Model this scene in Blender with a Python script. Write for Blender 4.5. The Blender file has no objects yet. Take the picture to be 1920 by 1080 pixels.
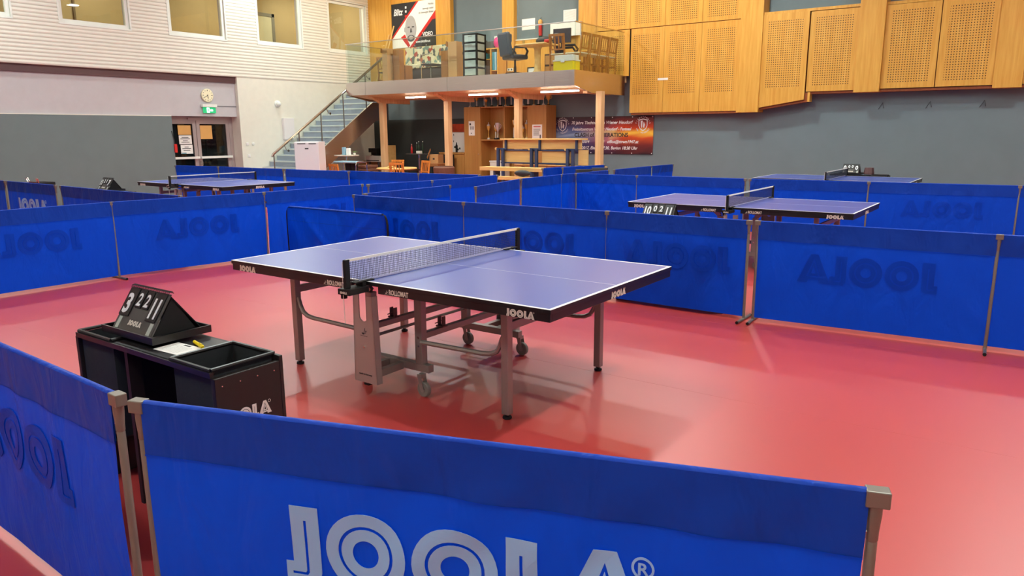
import bpy, bmesh, math, random
from mathutils import Matrix, Vector
random.seed(7)
PI = math.pi
SC = bpy.context.scene
COL = SC.collection

# ------------------------------------------------------------------ camera
cam = bpy.data.cameras.new('camera')
cam.sensor_width = 36.0
cam.lens = 1391.66 * 36.0 / 1920.0
cam.clip_end = 200
co = bpy.data.objects.new('camera', cam); COL.objects.link(co)
yaw, pit, rol = -0.6197, -0.2077, -0.0052
fw = Vector((math.sin(yaw)*math.cos(pit), math.cos(yaw)*math.cos(pit), math.sin(pit)))
rt = Vector((math.cos(yaw), -math.sin(yaw), 0)); up = rt.cross(fw)
rt2 = math.cos(rol)*rt + math.sin(rol)*up; up2 = -math.sin(rol)*rt + math.cos(rol)*up
m = Matrix((rt2, up2, -fw)).transposed().to_4x4(); m.translation = Vector((3.364, -3.8977, 1.6598))
co.matrix_world = m
SC.camera = co

# ------------------------------------------------------------------ world, lights, exposure
W = bpy.data.worlds.new('world'); SC.world = W; W.use_nodes = True
W.node_tree.nodes['Background'].inputs[0].default_value = (.8, .85, .95, 1)
W.node_tree.nodes['Background'].inputs[1].default_value = 0.05
SC.view_settings.view_transform = 'Standard'; SC.view_settings.look = 'None'
SC.view_settings.exposure = -0.1; SC.view_settings.gamma = 1.0; SC.view_settings.use_curve_mapping = False

LP, UP, LC = 190, 90, (.86, 1, .965)
def area(x, y, z, p, sx, sy, col=(1, .965, .91), target=None):
    l = bpy.data.lights.new('lamp_or_fill', 'AREA'); l.shape = 'RECTANGLE'; l.size = sx; l.size_y = sy  # shared by the luminaires and the added fill lamps
    l.energy = p; l.color = col
    o = bpy.data.objects.new('lamp_or_fill', l); COL.objects.link(o); o.location = (x, y, z)
    if target:
        d = Vector(target) - Vector((x, y, z)); o.rotation_euler = d.to_track_quat('-Z', 'Y').to_euler()
    return o
# square luminaires below the ceiling, plus added uplights and an added front fill row
for lx, lys in ((-14.0, (2.0, 9.7)), (-9.2, (.8, 5.2, 9.7)), (-2.6, (1.6, 6.8, 11.2)), (4.0, (.76, 5.2, 9.7)), (-2.0, (-5.5,)), (4.5, (-5.5,))):  # the front row behind the camera is added fill for the foreground
    for ly in lys:
        k = .55 if lx < -13 else 1
        area(lx, ly, 6.6, LP*(.45 if ly < -5 else k), .3, .3, LC)
        u = area(lx, ly, 6.64, UP*(3.2 if ly < -5 else 1), .45, .45, LC); u.rotation_euler = (PI, 0, 0)  # added upward fill: brightens the ceiling and weakens the red cast
# warm spots over the gallery
for lx in (-13.2, -9.0, -5.4):
    area(lx, 12.7, 6.7, 95, .35, .35, (1, .86, .62))
# lamps in the corridor behind the upper windows
for ly in (3, 6.5, 10, 13.2):
    area(-16.6, ly, 6.2, 55, .6, .6, (1, .9, .7))

area(-16.6, 12.0, 5.8, 25, .5, .5, (1, .9, .7), (-16.7, 14.5, 4.6))  # added fill aimed at the corridor end wall

# ------------------------------------------------------------------ materials
def s2l(c):
    return tuple(((v/255/12.92) if v/255 <= .04045 else ((v/255+.055)/1.055)**2.4) for v in c)
def nt(name):
    mt = bpy.data.materials.new(name); mt.use_nodes = True
    n = mt.node_tree; return mt, n, n.nodes['Principled BSDF'], n.nodes['Material Output']
def setp(b, rough=.5, metal=0, spec=.5, coat=0):
    b.inputs['Roughness'].default_value = rough; b.inputs['Metallic'].default_value = metal
    b.inputs['Specular IOR Level'].default_value = spec; b.inputs['Coat Weight'].default_value = coat
def M(name, rgb, rough=.5, metal=0, spec=.5, var=.06, scale=6, bump=0, bscale=60, coat=0):
    """principled colour with a little procedural variation and fine relief"""
    mt, n, b, _ = nt(name); setp(b, rough, metal, spec, coat)
    c = s2l(rgb)
    tc = n.nodes.new('ShaderNodeTexCoord')
    nz = n.nodes.new('ShaderNodeTexNoise'); nz.inputs['Scale'].default_value = scale; nz.inputs['Detail'].default_value = 4
    n.links.new(tc.outputs['Object'], nz.inputs['Vector'])
    rp = n.nodes.new('ShaderNodeMix'); rp.data_type = 'RGBA'
    rp.inputs[6].default_value = (*[max(0, v*(1-var)) for v in c], 1)
    rp.inputs[7].default_value = (*[min(1, v*(1+var)) for v in c], 1)
    n.links.new(nz.outputs['Fac'], rp.inputs[0]); n.links.new(rp.outputs[2], b.inputs['Base Color'])
    if bump:
        n2 = n.nodes.new('ShaderNodeTexNoise'); n2.inputs['Scale'].default_value = bscale; n2.inputs['Detail'].default_value = 3
        n.links.new(tc.outputs['Object'], n2.inputs['Vector'])
        bp = n.nodes.new('ShaderNodeBump'); bp.inputs['Strength'].default_value = bump; bp.inputs['Distance'].default_value = .01
        n.links.new(n2.outputs['Fac'], bp.inputs['Height']); n.links.new(bp.outputs['Normal'], b.inputs['Normal'])
    return mt
def wood(name, a, b_, rough=.45, stretch=(14, 14, .8), spec=.4):
    mt, n, b, _ = nt(name); setp(b, rough, 0, spec)
    tc = n.nodes.new('ShaderNodeTexCoord'); mp = n.nodes.new('ShaderNodeMapping')
    mp.inputs['Scale'].default_value = stretch
    n.links.new(tc.outputs['Object'], mp.inputs['Vector'])
    nz = n.nodes.new('ShaderNodeTexNoise'); nz.inputs['Scale'].default_value = 1.6; nz.inputs['Detail'].default_value = 6
    nz.inputs['Distortion'].default_value = .4
    n.links.new(mp.outputs['Vector'], nz.inputs['Vector'])
    cr = n.nodes.new('ShaderNodeValToRGB')
    cr.color_ramp.elements[0].position = .3; cr.color_ramp.elements[1].position = .72
    cr.color_ramp.elements[0].color = (*s2l(a), 1); cr.color_ramp.elements[1].color = (*s2l(b_), 1)
    n.links.new(nz.outputs['Fac'], cr.inputs['Fac']); n.links.new(cr.outputs['Color'], b.inputs['Base Color'])
    return mt
def emit(name, rgb, s):
    mt, n, b, _ = nt(name); c = s2l(rgb)
    b.inputs['Base Color'].default_value = (*c, 1); b.inputs['Emission Color'].default_value = (*c, 1); b.inputs['Emission Strength'].default_value = s
    return mt
def glass(name, tint, ior=1.5):
    """thin clear sheet: transparent with a fresnel mirror on top"""
    mt, n, b, out = nt(name); n.nodes.remove(b)
    tr = n.nodes.new('ShaderNodeBsdfTransparent'); tr.inputs[0].default_value = (*tint, 1)
    gl = n.nodes.new('ShaderNodeBsdfGlossy'); gl.inputs['Roughness'].default_value = .01
    fr = n.nodes.new('ShaderNodeFresnel'); ge = n.nodes.new('ShaderNodeNewGeometry'); ri = n.nodes.new('ShaderNodeMix')
    ri.inputs[2].default_value = ior; ri.inputs[3].default_value = 1/ior      # same reflectance from either face of the sheet
    n.links.new(ge.outputs['Backfacing'], ri.inputs[0]); n.links.new(ri.outputs[0], fr.inputs[0])
    mx = n.nodes.new('ShaderNodeMixShader')
    n.links.new(fr.outputs[0], mx.inputs[0]); n.links.new(tr.outputs[0], mx.inputs[1]); n.links.new(gl.outputs[0], mx.inputs[2])
    n.links.new(mx.outputs[0], out.inputs[0]); return mt
def cloth(name, rgb, trans=.3, bump=.5):
    mt, n, b, out = nt(name); setp(b, .5, 0, .18); c = s2l(rgb)
    b.inputs['Base Color'].default_value = (*c, 1)
    tl = n.nodes.new('ShaderNodeBsdfTranslucent'); tl.inputs[0].default_value = (*c, 1)
    mx = n.nodes.new('ShaderNodeMixShader'); mx.inputs[0].default_value = trans
    n.links.new(b.outputs[0], mx.inputs[1]); n.links.new(tl.outputs[0], mx.inputs[2]); n.links.new(mx.outputs[0], out.inputs[0])
    tc = n.nodes.new('ShaderNodeTexCoord'); mp = n.nodes.new('ShaderNodeMapping'); mp.inputs['Scale'].default_value = (3.0, 3.0, 1.1)
    mp.inputs['Rotation'].default_value = (0, .35, 0)
    nz = n.nodes.new('ShaderNodeTexNoise'); nz.inputs['Scale'].default_value = 2.2; nz.inputs['Detail'].default_value = 3; nz.inputs['Distortion'].default_value = .8
    bp = n.nodes.new('ShaderNodeBump'); bp.inputs['Strength'].default_value = bump; bp.inputs['Distance'].default_value = .05
    n.links.new(tc.outputs['Object'], mp.inputs['Vector']); n.links.new(mp.outputs[0], nz.inputs['Vector'])
    n.links.new(nz.outputs['Fac'], bp.inputs['Height']); n.links.new(bp.outputs[0], b.inputs['Normal'])
    return mt
def perforated(name, a, b_, pitch=.0495, r=.011):
    """oak veneer drilled with a square grid of holes"""
    mt = wood(name, a, b_); n = mt.node_tree; b = n.nodes['Principled BSDF']
    src = b.inputs['Base Color'].links[0].from_socket
    tc = n.nodes.new('ShaderNodeTexCoord'); sp = n.nodes.new('ShaderNodeSeparateXYZ'); n.links.new(tc.outputs['Object'], sp.inputs[0])
    def math_(op, a0, b0=None):
        q = n.nodes.new('ShaderNodeMath'); q.operation = op
        for i, v in enumerate((a0, b0)):
            if v is None: continue
            if isinstance(v, (int, float)): q.inputs[i].default_value = v
            else: n.links.new(v, q.inputs[i])
        return q.outputs[0]
    def cell(s):
        q = math_('FRACT', math_('DIVIDE', s, pitch)); return math_('MULTIPLY', math_('SUBTRACT', q, .5), pitch)
    x, z = cell(sp.outputs[0]), cell(sp.outputs[2])
    d = math_('SQRT', math_('ADD', math_('MULTIPLY', x, x), math_('MULTIPLY', z, z)))
    hole = math_('LESS_THAN', d, r)
    mx = n.nodes.new('ShaderNodeMix'); mx.data_type = 'RGBA'; n.links.new(hole, mx.inputs[0]); n.links.new(src, mx.inputs[6])
    mx.inputs[7].default_value = (*s2l((62, 36, 12)), 1); n.links.new(mx.outputs[2], b.inputs['Base Color'])
    return mt
def steel(name, rgb, rough=.3, aniso=.5, metal=1):
    mt = M(name, rgb, rough, metal, .5, .05, 3); mt.node_tree.nodes['Principled BSDF'].inputs['Anisotropic'].default_value = aniso
    return mt

m_floor = M('red_sports_floor', (184, 60, 56), .4, 0, .85, .04, 1.1, .03, 220)
m_white = M('white_paint', (222, 220, 208), .6)
m_siding = M('white_siding', (226, 223, 212), .55, bump=.05)
m_fascia = M('lilac_grey_paint', (186, 182, 186), .7)
m_felt = M('grey_felt', (110, 122, 124), .9, 0, .2, .07, 3, .2, 300)
m_felt_blue = M('blue_grey_felt', (112, 126, 132), .9, 0, .2, .07, 3, .15, 300)
m_dark_wall = M('charcoal_wall', (60, 66, 66), .8)
m_brown = M('brown_profile', (92, 62, 64), .5)
m_oak = wood('oak_veneer', (202, 143, 52), (219, 166, 74))
m_oak_lip = wood('dark_oak_lip', (132, 66, 26), (152, 80, 36))
m_perf = perforated('perforated_oak', (202, 143, 52), (219, 166, 74))
m_pine = wood('glulam_pine', (206, 160, 112), (228, 188, 142), .55, (10, 10, .7))
m_cab = wood('cabinet_oak', (172, 122, 62), (188, 138, 76), .5)
m_chairwood = wood('chair_wood', (150, 92, 34), (178, 112, 44), .4, (20, 20, 3))
m_chairwood2 = wood('orange_chair_wood', (196, 112, 44), (214, 132, 58), .4, (20, 20, 3))
m_ply = wood('birch_ply', (216, 172, 102), (230, 190, 122), .5, (1, 6, 12))
m_tabletop = M('table_tennis_blue', (64, 84, 168), .3, 0, .7, .04, 2, .02, 300)
m_line = M('white_line', (236, 238, 240), .4, 0, .5, .01)
m_black = M('black_lacquer', (22, 21, 24), .38, 0, .5, .1)
m_blackmat = M('black_matt', (20, 20, 22), .65, 0, .3, .1)
m_mdf = M('black_brown_board', (30, 23, 22), .5, 0, .4, .08)
m_binfab = M('black_bin_fabric', (38, 40, 44), .8, 0, .2, .15, 4, .4, 15)
m_frame = steel('grey_frame_lacquer', (150, 143, 138), .42, 0, .55)
m_plate = steel('grey_plate_lacquer', (168, 160, 154), .45, 0, .4)
m_rubber = M('grey_rubber', (120, 116, 110), .6)
m_tube = steel('dull_aluminium_tube', (126, 120, 113), .4, 0, .45)
m_steel = steel('brushed_steel', (214, 206, 200), .26, 0, 1)
n = m_steel.node_tree; tc = n.nodes.new('ShaderNodeTexCoord'); mp = n.nodes.new('ShaderNodeMapping'); mp.inputs['Scale'].default_value = (1.2, 1.2, 110)
nz = n.nodes.new('ShaderNodeTexNoise'); nz.inputs['Scale'].default_value = 1; bp = n.nodes.new('ShaderNodeBump'); bp.inputs['Strength'].default_value = .25; bp.inputs['Distance'].default_value = .004
n.links.new(tc.outputs['Object'], mp.inputs[0]); n.links.new(mp.outputs[0], nz.inputs[0]); n.links.new(nz.outputs[0], bp.inputs['Height']); n.links.new(bp.outputs[0], n.nodes['Principled BSDF'].inputs['Normal'])
m_chrome = steel('chrome', (210, 210, 205), .12, 0, 1)
m_cloth = cloth('blue_pvc_cloth', (0, 72, 216), .25)
m_hem = cloth('blue_pvc_double_hem', (6, 60, 172), .05)
m_relief = cloth('blue_pvc_print_show_through', (0, 68, 206), .25, .2)
m_print = M('pale_print', (150, 196, 250), .5, 0, .4, .01)
m_net = M('net_cord', (26, 30, 44), .7)
m_tape = M('white_tape', (238, 234, 224), .6, 0, .3, .02)
m_logo = M('silver_print', (228, 222, 208), .4, 0, .5, .02)
m_ink = M('black_ink', (40, 40, 44), .6)
m_paper = M('white_paper', (238, 238, 234), .7, 0, .2, .02)
m_yellow = M('yellow_plastic', (236, 206, 20), .35)
m_tan = M('tan_sheet', (222, 170, 98), .7)
m_grid_glass = glass('balustrade_glass', (.92, .965, .955), 1.5)
m_win_glass = glass('window_glass', (.88, .9, .86), 1.55)
m_door_glass = glass('dark_door_glass', (.55, .56, .56), 1.55)
m_clear = glass('clear_bottle_glass', (.9, .94, .93), 1.4)
m_tread = M('blue_grey_rubber_tread', (164, 170, 184), .6)
m_wframe = M('white_window_frame', (228, 232, 226), .4)
m_corr = M('tan_corridor_paint', (178, 158, 118), .8)
m_door = steel('pinkish_door_aluminium', (176, 162, 160), .45, 0, .35)
m_beige = M('beige_bar', (206, 198, 184), .5)
m_tubeglow = emit('lamp_tube_glow', (255, 250, 235), 20)
m_exit = emit('green_exit_glow', (30, 160, 100), 1.1)
m_exitw = emit('white_exit_glow', (225, 255, 245), 1.6)
m_gold = steel('gold_metal', (226, 184, 96), .3, 0, .45)
m_silver = steel('silver_metal', (220, 218, 214), .28, 0, .45)
m_bluesteel = M('blue_steel_bracket', (48, 62, 92), .45)
m_fridge = M('white_enamel', (226, 222, 222), .3, 0, .5, .01)
m_card = M('cardboard', (186, 142, 92), .8)
m_card2 = M('brown_cardboard', (150, 100, 54), .8)
m_leather = M('navy_leather', (38, 48, 66), .4, 0, .5, .1, 8, .2, 40)
m_maroon = M('dark_maroon_cloth', (50, 32, 44), .8)
m_red = M('red_print', (196, 36, 30), .5, 0, .4, .03)
m_greyface = M('grey_print', (170, 170, 172), .5, 0, .4, .12, 5)
m_dgrey = M('dark_grey_print', (78, 78, 80), .5)
m_magenta = M('magenta_gloss', (214, 34, 120), .2)
m_drawer = M('frosted_plastic', (176, 184, 176), .25, 0, .5, .12, 14)
m_teal = M('teal_binder', (50, 130, 150), .5)
m_darkwood = wood('dark_brown_wood', (58, 36, 26), (76, 48, 36), .5)
m_seat = M('pale_seat_cloth', (214, 200, 170), .8)
m_seatd = M('dark_seat_cloth', (74, 62, 58), .8)
m_screen = M('dark_screen', (44, 34, 40), .3)
m_bottleg = M('dark_green_bottle', (26, 44, 30), .15)
m_ketchup = M('red_bottle', (170, 30, 26), .3)
m_plasticw = M('white_plastic', (222, 218, 206), .45)
m_lightblue = M('pale_blue_cloth', (140, 176, 196), .7)
m_brownstack = M('brown_wicker', (110, 72, 56), .7, 0, .3, .25, 30, .5, 60)
m_darkgrey = M('dark_grey_plastic', (70, 66, 64), .6)
m_orange = M('orange_print', (222, 110, 36), .5)

# ------------------------------------------------------------------ mesh helpers
class G:
    def __init__(s): s.v = []; s.f = []; s.mi = []; s.cur = 0
    def add(s, vs, fs):
        o = len(s.v); s.v += [tuple(p) for p in vs]
        for f in fs: s.f.append(tuple(i+o for i in f)); s.mi.append(s.cur)
        return s
    def mat(s, i): s.cur = i; return s
    def box(s, x0, y0, z0, x1, y1, z1):
        return s.add([(x0,y0,z0),(x1,y0,z0),(x1,y1,z0),(x0,y1,z0),(x0,y0,z1),(x1,y0,z1),(x1,y1,z1),(x0,y1,z1)],
                     [(0,3,2,1),(4,5,6,7),(0,1,5,4),(1,2,6,5),(2,3,7,6),(3,0,4,7)])
    def cbox(s, c, sx, sy, sz):
        return s.box(c[0]-sx/2, c[1]-sy/2, c[2]-sz/2, c[0]+sx/2, c[1]+sy/2, c[2]+sz/2)
    def bar(s, a, b, w, h, upv=(0,0,1)):
        a, b = Vector(a), Vector(b); d = (b-a).normalized(); u = Vector(upv)
        if abs(d.dot(u)) > .98: u = Vector((0,1,0))
        r = d.cross(u).normalized(); u = r.cross(d)
        P = []
        for q in (a, b):
            for i, j in ((-1,-1),(1,-1),(1,1),(-1,1)): P.append(q + r*(w/2*i) + u*(h/2*j))
        return s.add(P, [(0,1,2,3),(7,6,5,4),(0,4,5,1),(1,5,6,2),(2,6,7,3),(3,7,4,0)])
    def tube(s, pts, r, n=8, caps=True):
        pts = [Vector(p) for p in pts]; rings = []
        rr = r if isinstance(r, (list, tuple)) else [r]*len(pts)
        prev = None
        for i, p in enumerate(pts):
            d = (pts[min(i+1, len(pts)-1)] - pts[max(i-1, 0)]).normalized()
            if prev is None:
                u = Vector((0,0,1)) if abs(d.z) < .9 else Vector((1,0,0))
                a = d.cross(u).normalized()
            else:
                a = (prev - d*prev.dot(d)).normalized()
            prev = a; b = d.cross(a)
            rings.append([p + (a*math.cos(2*PI*k/n) + b*math.sin(2*PI*k/n))*rr[i] for k in range(n)])
        vs = [q for rg in rings for q in rg]; fs = []
        for i in range(len(pts)-1):
            for k in range(n):
                k2 = (k+1) % n; fs.append((i*n+k, i*n+k2, (i+1)*n+k2, (i+1)*n+k))
        if caps:
            fs.append(tuple(range(n-1, -1, -1))); fs.append(tuple(range((len(pts)-1)*n, len(pts)*n)))
        return s.add(vs, fs)
    def lathe(s, prof, n=14, c=(0,0,0), axis='z'):
        vs = []; fs = []
        for r, z in prof:
            for k in range(n):
                a = 2*PI*k/n; p = (r*math.cos(a), r*math.sin(a), z)
                if axis == 'y': p = (p[0], p[2], p[1])
                if axis == 'x': p = (p[2], p[0], p[1])
                vs.append((p[0]+c[0], p[1]+c[1], p[2]+c[2]))
        for i in range(len(prof)-1):
            for k in range(n):
                k2 = (k+1) % n; q = (i*n+k, i*n+k2, (i+1)*n+k2, (i+1)*n+k)
                fs.append(q[::-1] if axis == 'y' else q)
        a, b = tuple(range(n-1, -1, -1)), tuple(range((len(prof)-1)*n, len(prof)*n))
        fs += [a[::-1], b[::-1]] if axis == 'y' else [a, b]
        return s.add(vs, fs)
    def prism(s, poly, axis, a, b):
        """2D polygon (convex or fan-safe) extruded along an axis"""
        n = len(poly); vs = []
        for t in (a, b):
            for p in poly:
                vs.append({'x': (t, p[0], p[1]), 'y': (p[0], t, p[1]), 'z': (p[0], p[1], t)}[axis])
        fs = [tuple(range(n)), tuple(range(2*n-1, n-1, -1))]
        for k in range(n): k2 = (k+1) % n; fs.append((k2, k, n+k, n+k2))
        return s.add(vs, fs)
    def grid(s, fn, nu, nv):
        vs = [fn(i/nu, j/nv) for j in range(nv+1) for i in range(nu+1)]
        fs = [(j*(nu+1)+i, j*(nu+1)+i+1, (j+1)*(nu+1)+i+1, (j+1)*(nu+1)+i) for j in range(nv) for i in range(nu)]
        return s.add(vs, fs)
    def ball(s, c, r, n=12, k=8, sc=(1,1,1)):
        pr = [(max(1e-4, math.sin(PI*i/k)), -math.cos(PI*i/k)) for i in range(k+1)]
        vs = []; fs = []
        for rad, z in pr:
            for q in range(n):
                a = 2*PI*q/n; vs.append((c[0]+r*sc[0]*rad*math.cos(a), c[1]+r*sc[1]*rad*math.sin(a), c[2]+r*sc[2]*z))
        for i in range(k):
            for q in range(n):
                q2 = (q+1) % n; fs.append((i*n+q, i*n+q2, (i+1)*n+q2, (i+1)*n+q))
        return s.add(vs, fs)
def obj(name, g, mats, parent=None, loc=(0,0,0), rot=(0,0,0), smooth=False, bevel=0):
    me = g
    if isinstance(g, G):
        me = bpy.data.meshes.new(name); me.from_pydata(g.v, [], g.f)
        ms = mats if isinstance(mats, (list, tuple)) else [mats]
        for q in ms: me.materials.append(q)
        if len(ms) > 1: me.polygons.foreach_set('material_index', g.mi)
        if smooth:
            me.polygons.foreach_set('use_smooth', [True]*len(me.polygons))
            me.set_sharp_from_angle(angle=.7)
        me.update()
    o = bpy.data.objects.new(name, me); COL.objects.link(o)
    o.location = loc; o.rotation_euler = rot
    if parent: o.parent = parent
    if bevel:
        b = o.modifiers.new('bevel', 'BEVEL'); b.width = bevel; b.segments = 2; b.limit_method = 'ANGLE'
    return o
def tag(o, label=None, cat=None, group=None, kind=None):
    if label: o['label'] = label
    if cat: o['category'] = cat
    if group: o['group'] = group
    if kind: o['kind'] = kind
    return o
def thing(name, label, cat, loc=(0,0,0), rz=0, group=None):
    o = bpy.data.objects.new(name, None); COL.objects.link(o); o.empty_display_size = .1
    o.location = loc; o.rotation_euler = (0, 0, rz); return tag(o, label, cat, group)
def struct(name, g, mt, parent=None, **k):
    o = obj(name, g, mt, parent, **k); o['kind'] = 'structure'; return o
def kids(o): return [c for c in bpy.data.objects if c.parent == o]
def dup(root, loc, rz=0, label=None, group=None):
    def cp(o, par):
        c = o.copy(); COL.objects.link(c); c.parent = par
        for ch in kids(o): cp(ch, c)
        return c
    r = cp(root, None); r.location = loc; r.rotation_euler = (0, 0, rz)
    if label: r['label'] = label
    if group: r['group'] = group
    return r

# flat lettering: text and outlines become meshes lying in local XZ, facing -Y
ROTX = Matrix.Rotation(PI/2, 4, 'X')
def curve_to_mesh(cu, mt):
    o = bpy.data.objects.new('tmp', cu)
    me = bpy.data.meshes.new_from_object(o)
    bpy.data.objects.remove(o)
    me.transform(ROTX); me.materials.clear(); me.materials.append(mt); return me
def text_mesh(s, size, mt, align='CENTER', shear=0, bold=0, ex=.0006, sx=1.0):
    cu = bpy.data.curves.new('text', 'FONT'); cu.body = s; cu.size = size; cu.align_x = align
    cu.shear = shear; cu.offset = bold; cu.extrude = ex; cu.resolution_u = 3
    me = curve_to_mesh(cu, mt)
    if sx != 1: me.transform(Matrix.Diagonal((sx, 1, 1, 1)))
    return me
def flat_mesh(polys, mt, ex=.0006):
    cu = bpy.data.curves.new('flat', 'CURVE'); cu.dimensions = '2D'; cu.fill_mode = 'BOTH'; cu.extrude = ex
    for pl in polys:
        sp = cu.splines.new('POLY'); sp.points.add(len(pl)-1); sp.use_cyclic_u = True
        for i, (x, y) in enumerate(pl): sp.points[i].co = (x, y, 0, 1)
    return curve_to_mesh(cu, mt)
def circ(cx, cy, r, n=28, ry=None): return [(cx+r*math.cos(2*PI*k/n), cy+(ry or r)*math.sin(2*PI*k/n)) for k in range(n)]
def place(me, name, parent, loc, rot=(0,0,0), scale=1):
    o = obj(name, me, None, parent, loc, rot)
    o.scale = (scale,)*3 if not isinstance(scale, tuple) else scale
    return o
def logo_polys(reg=True):
    P = [[(.1,1),(.46,1),(.46,.16),(.43,.06),(.34,0),(0,0),(0,.27),(.1,.27)],
         [(.265,.82),(.3,.82),(.3,.15),(.27,.11),(.08,.11),(.08,.145),(.25,.145),(.265,.17)]]
    for cx in (1.035, 2.11):
        for r in (.5, .345, .305, .165): P.append(circ(cx, .5, r, 36))
    L = [[(2.62,1),(2.97,1),(2.97,.28),(3.14,.28),(3.14,.0),(2.72,.0),(2.62,.1)],
          [(2.775,.82),(2.81,.82),(2.81,.15),(3.03,.15),(3.03,.115),(2.80,.115),(2.775,.14)]]
    A = [[(3.53,1),(3.77,1),(4.18,0),(3.84,0),(3.8,.12),(3.48,.12),(3.44,0),(3.1,0)],
          [(3.65,.86),(3.87,.22),(3.43,.22)], [(3.65,.76),(3.82,.255),(3.48,.255)], [(3.65,.6),(3.72,.33),(3.58,.33)]]
    P += [[(x+.08, y) for x, y in q] for q in L] + [[(x+.1, y) for x, y in q] for q in A]
    if reg: P += [circ(4.14, .885, .118, 24), circ(4.14, .885, .092, 24)]
    return P
LOGO = flat_mesh(logo_polys(), m_logo, .004)
LOGO_BIG = logo_polys()

# ------------------------------------------------------------------ the hall
XL, YB, YP = -15.48, 14.5, 14.2           # left wall, back wall, face of the oak panels
XR, YF, ZC = 9.0, -8.0, 7.0
XF = XL - .12                              # fascia and felt panel in the recess
XD = XF - .26                              # exit door
fl = struct('floor', G().box(-17.6, YF, -.2, XR, YB+.1, -.0006), M('seam_joint', (222, 130, 120), .4))
y = YF; sheet = 0
# rolled sports flooring laid in long sheets with fine joints
edges = [.51 + 1.8*k for k in range(-5, 9)]
edges = [YF] + [e for e in edges if YF < e < YB] + [YB]
for a, b in zip(edges, edges[1:]):
    obj('floor_sheet', G().box(-17.0, a+.0015, -.006, XR, b-.0015, 0), m_floor, fl)
struct('ceiling', G().box(-18, YF, ZC, XR, YB+.1, ZC+.2), M('ceiling_white', (214, 208, 196), .8))
struct('wall_right', G().box(XR, YF, 0, XR+.2, YB, ZC), m_white)
struct('wall_front', G().box(-17, YF-.2, 0, XR, YF, ZC), m_white)
# left wall: smooth plaster below 3.2 m, slatted cladding with window openings above
WIN = [(2.05, 3.69), (4.7, 6.33), (7.36, 9.0), (10.03, 11.63), (12.68, 14.28)]
ZW0, ZW1 = 4.17, 5.72
g = G().box(XL-.6, 9.24, 0, XL, YB, 3.2)
g.box(XL-.25, YF, 3.2, XL, YB, ZW0).box(XL-.25, YF, ZW1, XL, YB, ZC)
ed = [YF] + [v for w in WIN for v in w] + [YB]
for i in range(0, len(ed), 2): g.box(XL-.25, ed[i], ZW0, XL, ed[i+1], ZW1)
wl = struct('wall_left', g, m_white)
g = G(); zz = 3.21
while zz < ZC-.05:
    z1 = zz + .073
    spans = [(YF, YB)]
    if z1 > ZW0 and zz < ZW1: spans = [(ed[i], ed[i+1]) for i in range(0, len(ed), 2)]
    for a, b in spans:
        g.prism([(XL, zz), (XL+.014, zz), (XL+.020, zz+.03), (XL+.014, z1), (XL, z1)], 'y', a, b)
    zz += .085
tag(obj('cladding_slats', g, m_siding, wl), kind='stuff')
for k, (a, b) in enumerate(WIN):
    w = struct('window_%d' % (k+1), G().box(XL-.09, a+.005, ZW0+.005, XL-.02, b-.005, ZW0+.09).box(XL-.09, a+.005, ZW1-.09, XL-.02, b-.005, ZW1-.005)
           .box(XL-.09, a+.005, ZW0+.09, XL-.02, a+.08, ZW1-.09).box(XL-.09, b-.08, ZW0+.09, XL-.02, b-.005, ZW1-.09), m_wframe)
    obj('pane', G().box(XL-.062, a+.08, ZW0+.09, XL-.055, b-.08, ZW1-.09), m_win_glass, w)
    # cover strip around the opening, and the deep grey lining seen on the far jamb
    obj('surround', G().box(XL, a-.03, ZW0-.035, XL+.026, b+.03, ZW0+.004).box(XL, a-.03, ZW1-.004, XL+.026, b+.03, ZW1+.03)
        .box(XL, a-.03, ZW0, XL+.026, a+.004, ZW1).box(XL, b-.004, ZW0, XL+.026, b+.03, ZW1), m_wframe, w)
    obj('lining', G().box(XL-.25, b-.02, ZW0+.01, XL-.09, b-.004, ZW1-.01), m_fascia, w)
# corridor behind the windows
cg = G().box(-18.0, YF, 3.2, -17.9, YB, ZC).box(-17.9, YF, 3.2, XL-.25, YB, 3.3).box(-17.9, YB, 3.2, XL-.25, YB+.1, ZC).box(-17.9, YF-.1, 3.2, XL-.25, YF, ZC)
struct('wall_corridor', cg, m_corr)
cd = struct('door_2', G().box(-17.9, 11.35, 3.3, -17.8, 11.45, 5.45).box(-17.9, 12.35, 3.3, -17.8, 12.45, 5.45).box(-17.9, 11.35, 5.35, -17.8, 12.45, 5.45), M('grey_door_frame', (120, 116, 104), .6))
obj('leaf', G().box(-17.88, 11.45, 3.3, -17.82, 12.35, 5.35), M('pale_door_leaf', (196, 190, 160), .6), cd)
struct('trim_20', G().box(-17.9, 6.15, 3.3, -17.84, 6.2, 6.95), M('corridor_joint', (110, 92, 66), .7))
# recess: fascia, brown metal profile, grey felt wall panel, door
struct('trim_1', G().box(XF-.3, YF, 2.11, XF, 9.24, 3.2), m_fascia)
struct('trim_2', G().box(XF, YF, 3.035, XF+.05, 9.24, 3.2), m_brown)
struct('trim_3', G().box(XF, 8.6, 2.375, XF+.004, 9.24, 2.4), M('groove_shadow_grey', (110, 106, 110), .8))
struct('wall_panel', G().box(XF-.2, YF, 0, XF+.03, 7.24, 2.1), m_felt)
struct('trim_4', G().box(XF-.02, YF, 2.1, XF+.035, 7.24, 2.118), m_white)
struct('outdoor_backdrop', G().box(-17.6, 6.0, -.02, -17.4, 10.2, 2.4), M('night_dark', (26, 26, 28), .9))  # added dark board: its colour stands in for unlit outdoors behind the glass
dr = struct('door_1', G().box(XD-.08, 7.0, 2.0, XD, 9.24, 2.11).box(XD-.08, 9.13, 0, XD, 9.24, 2.0).box(XD-.08, 7.0, 0, XD, 7.1, 2.0), m_door)
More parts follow.
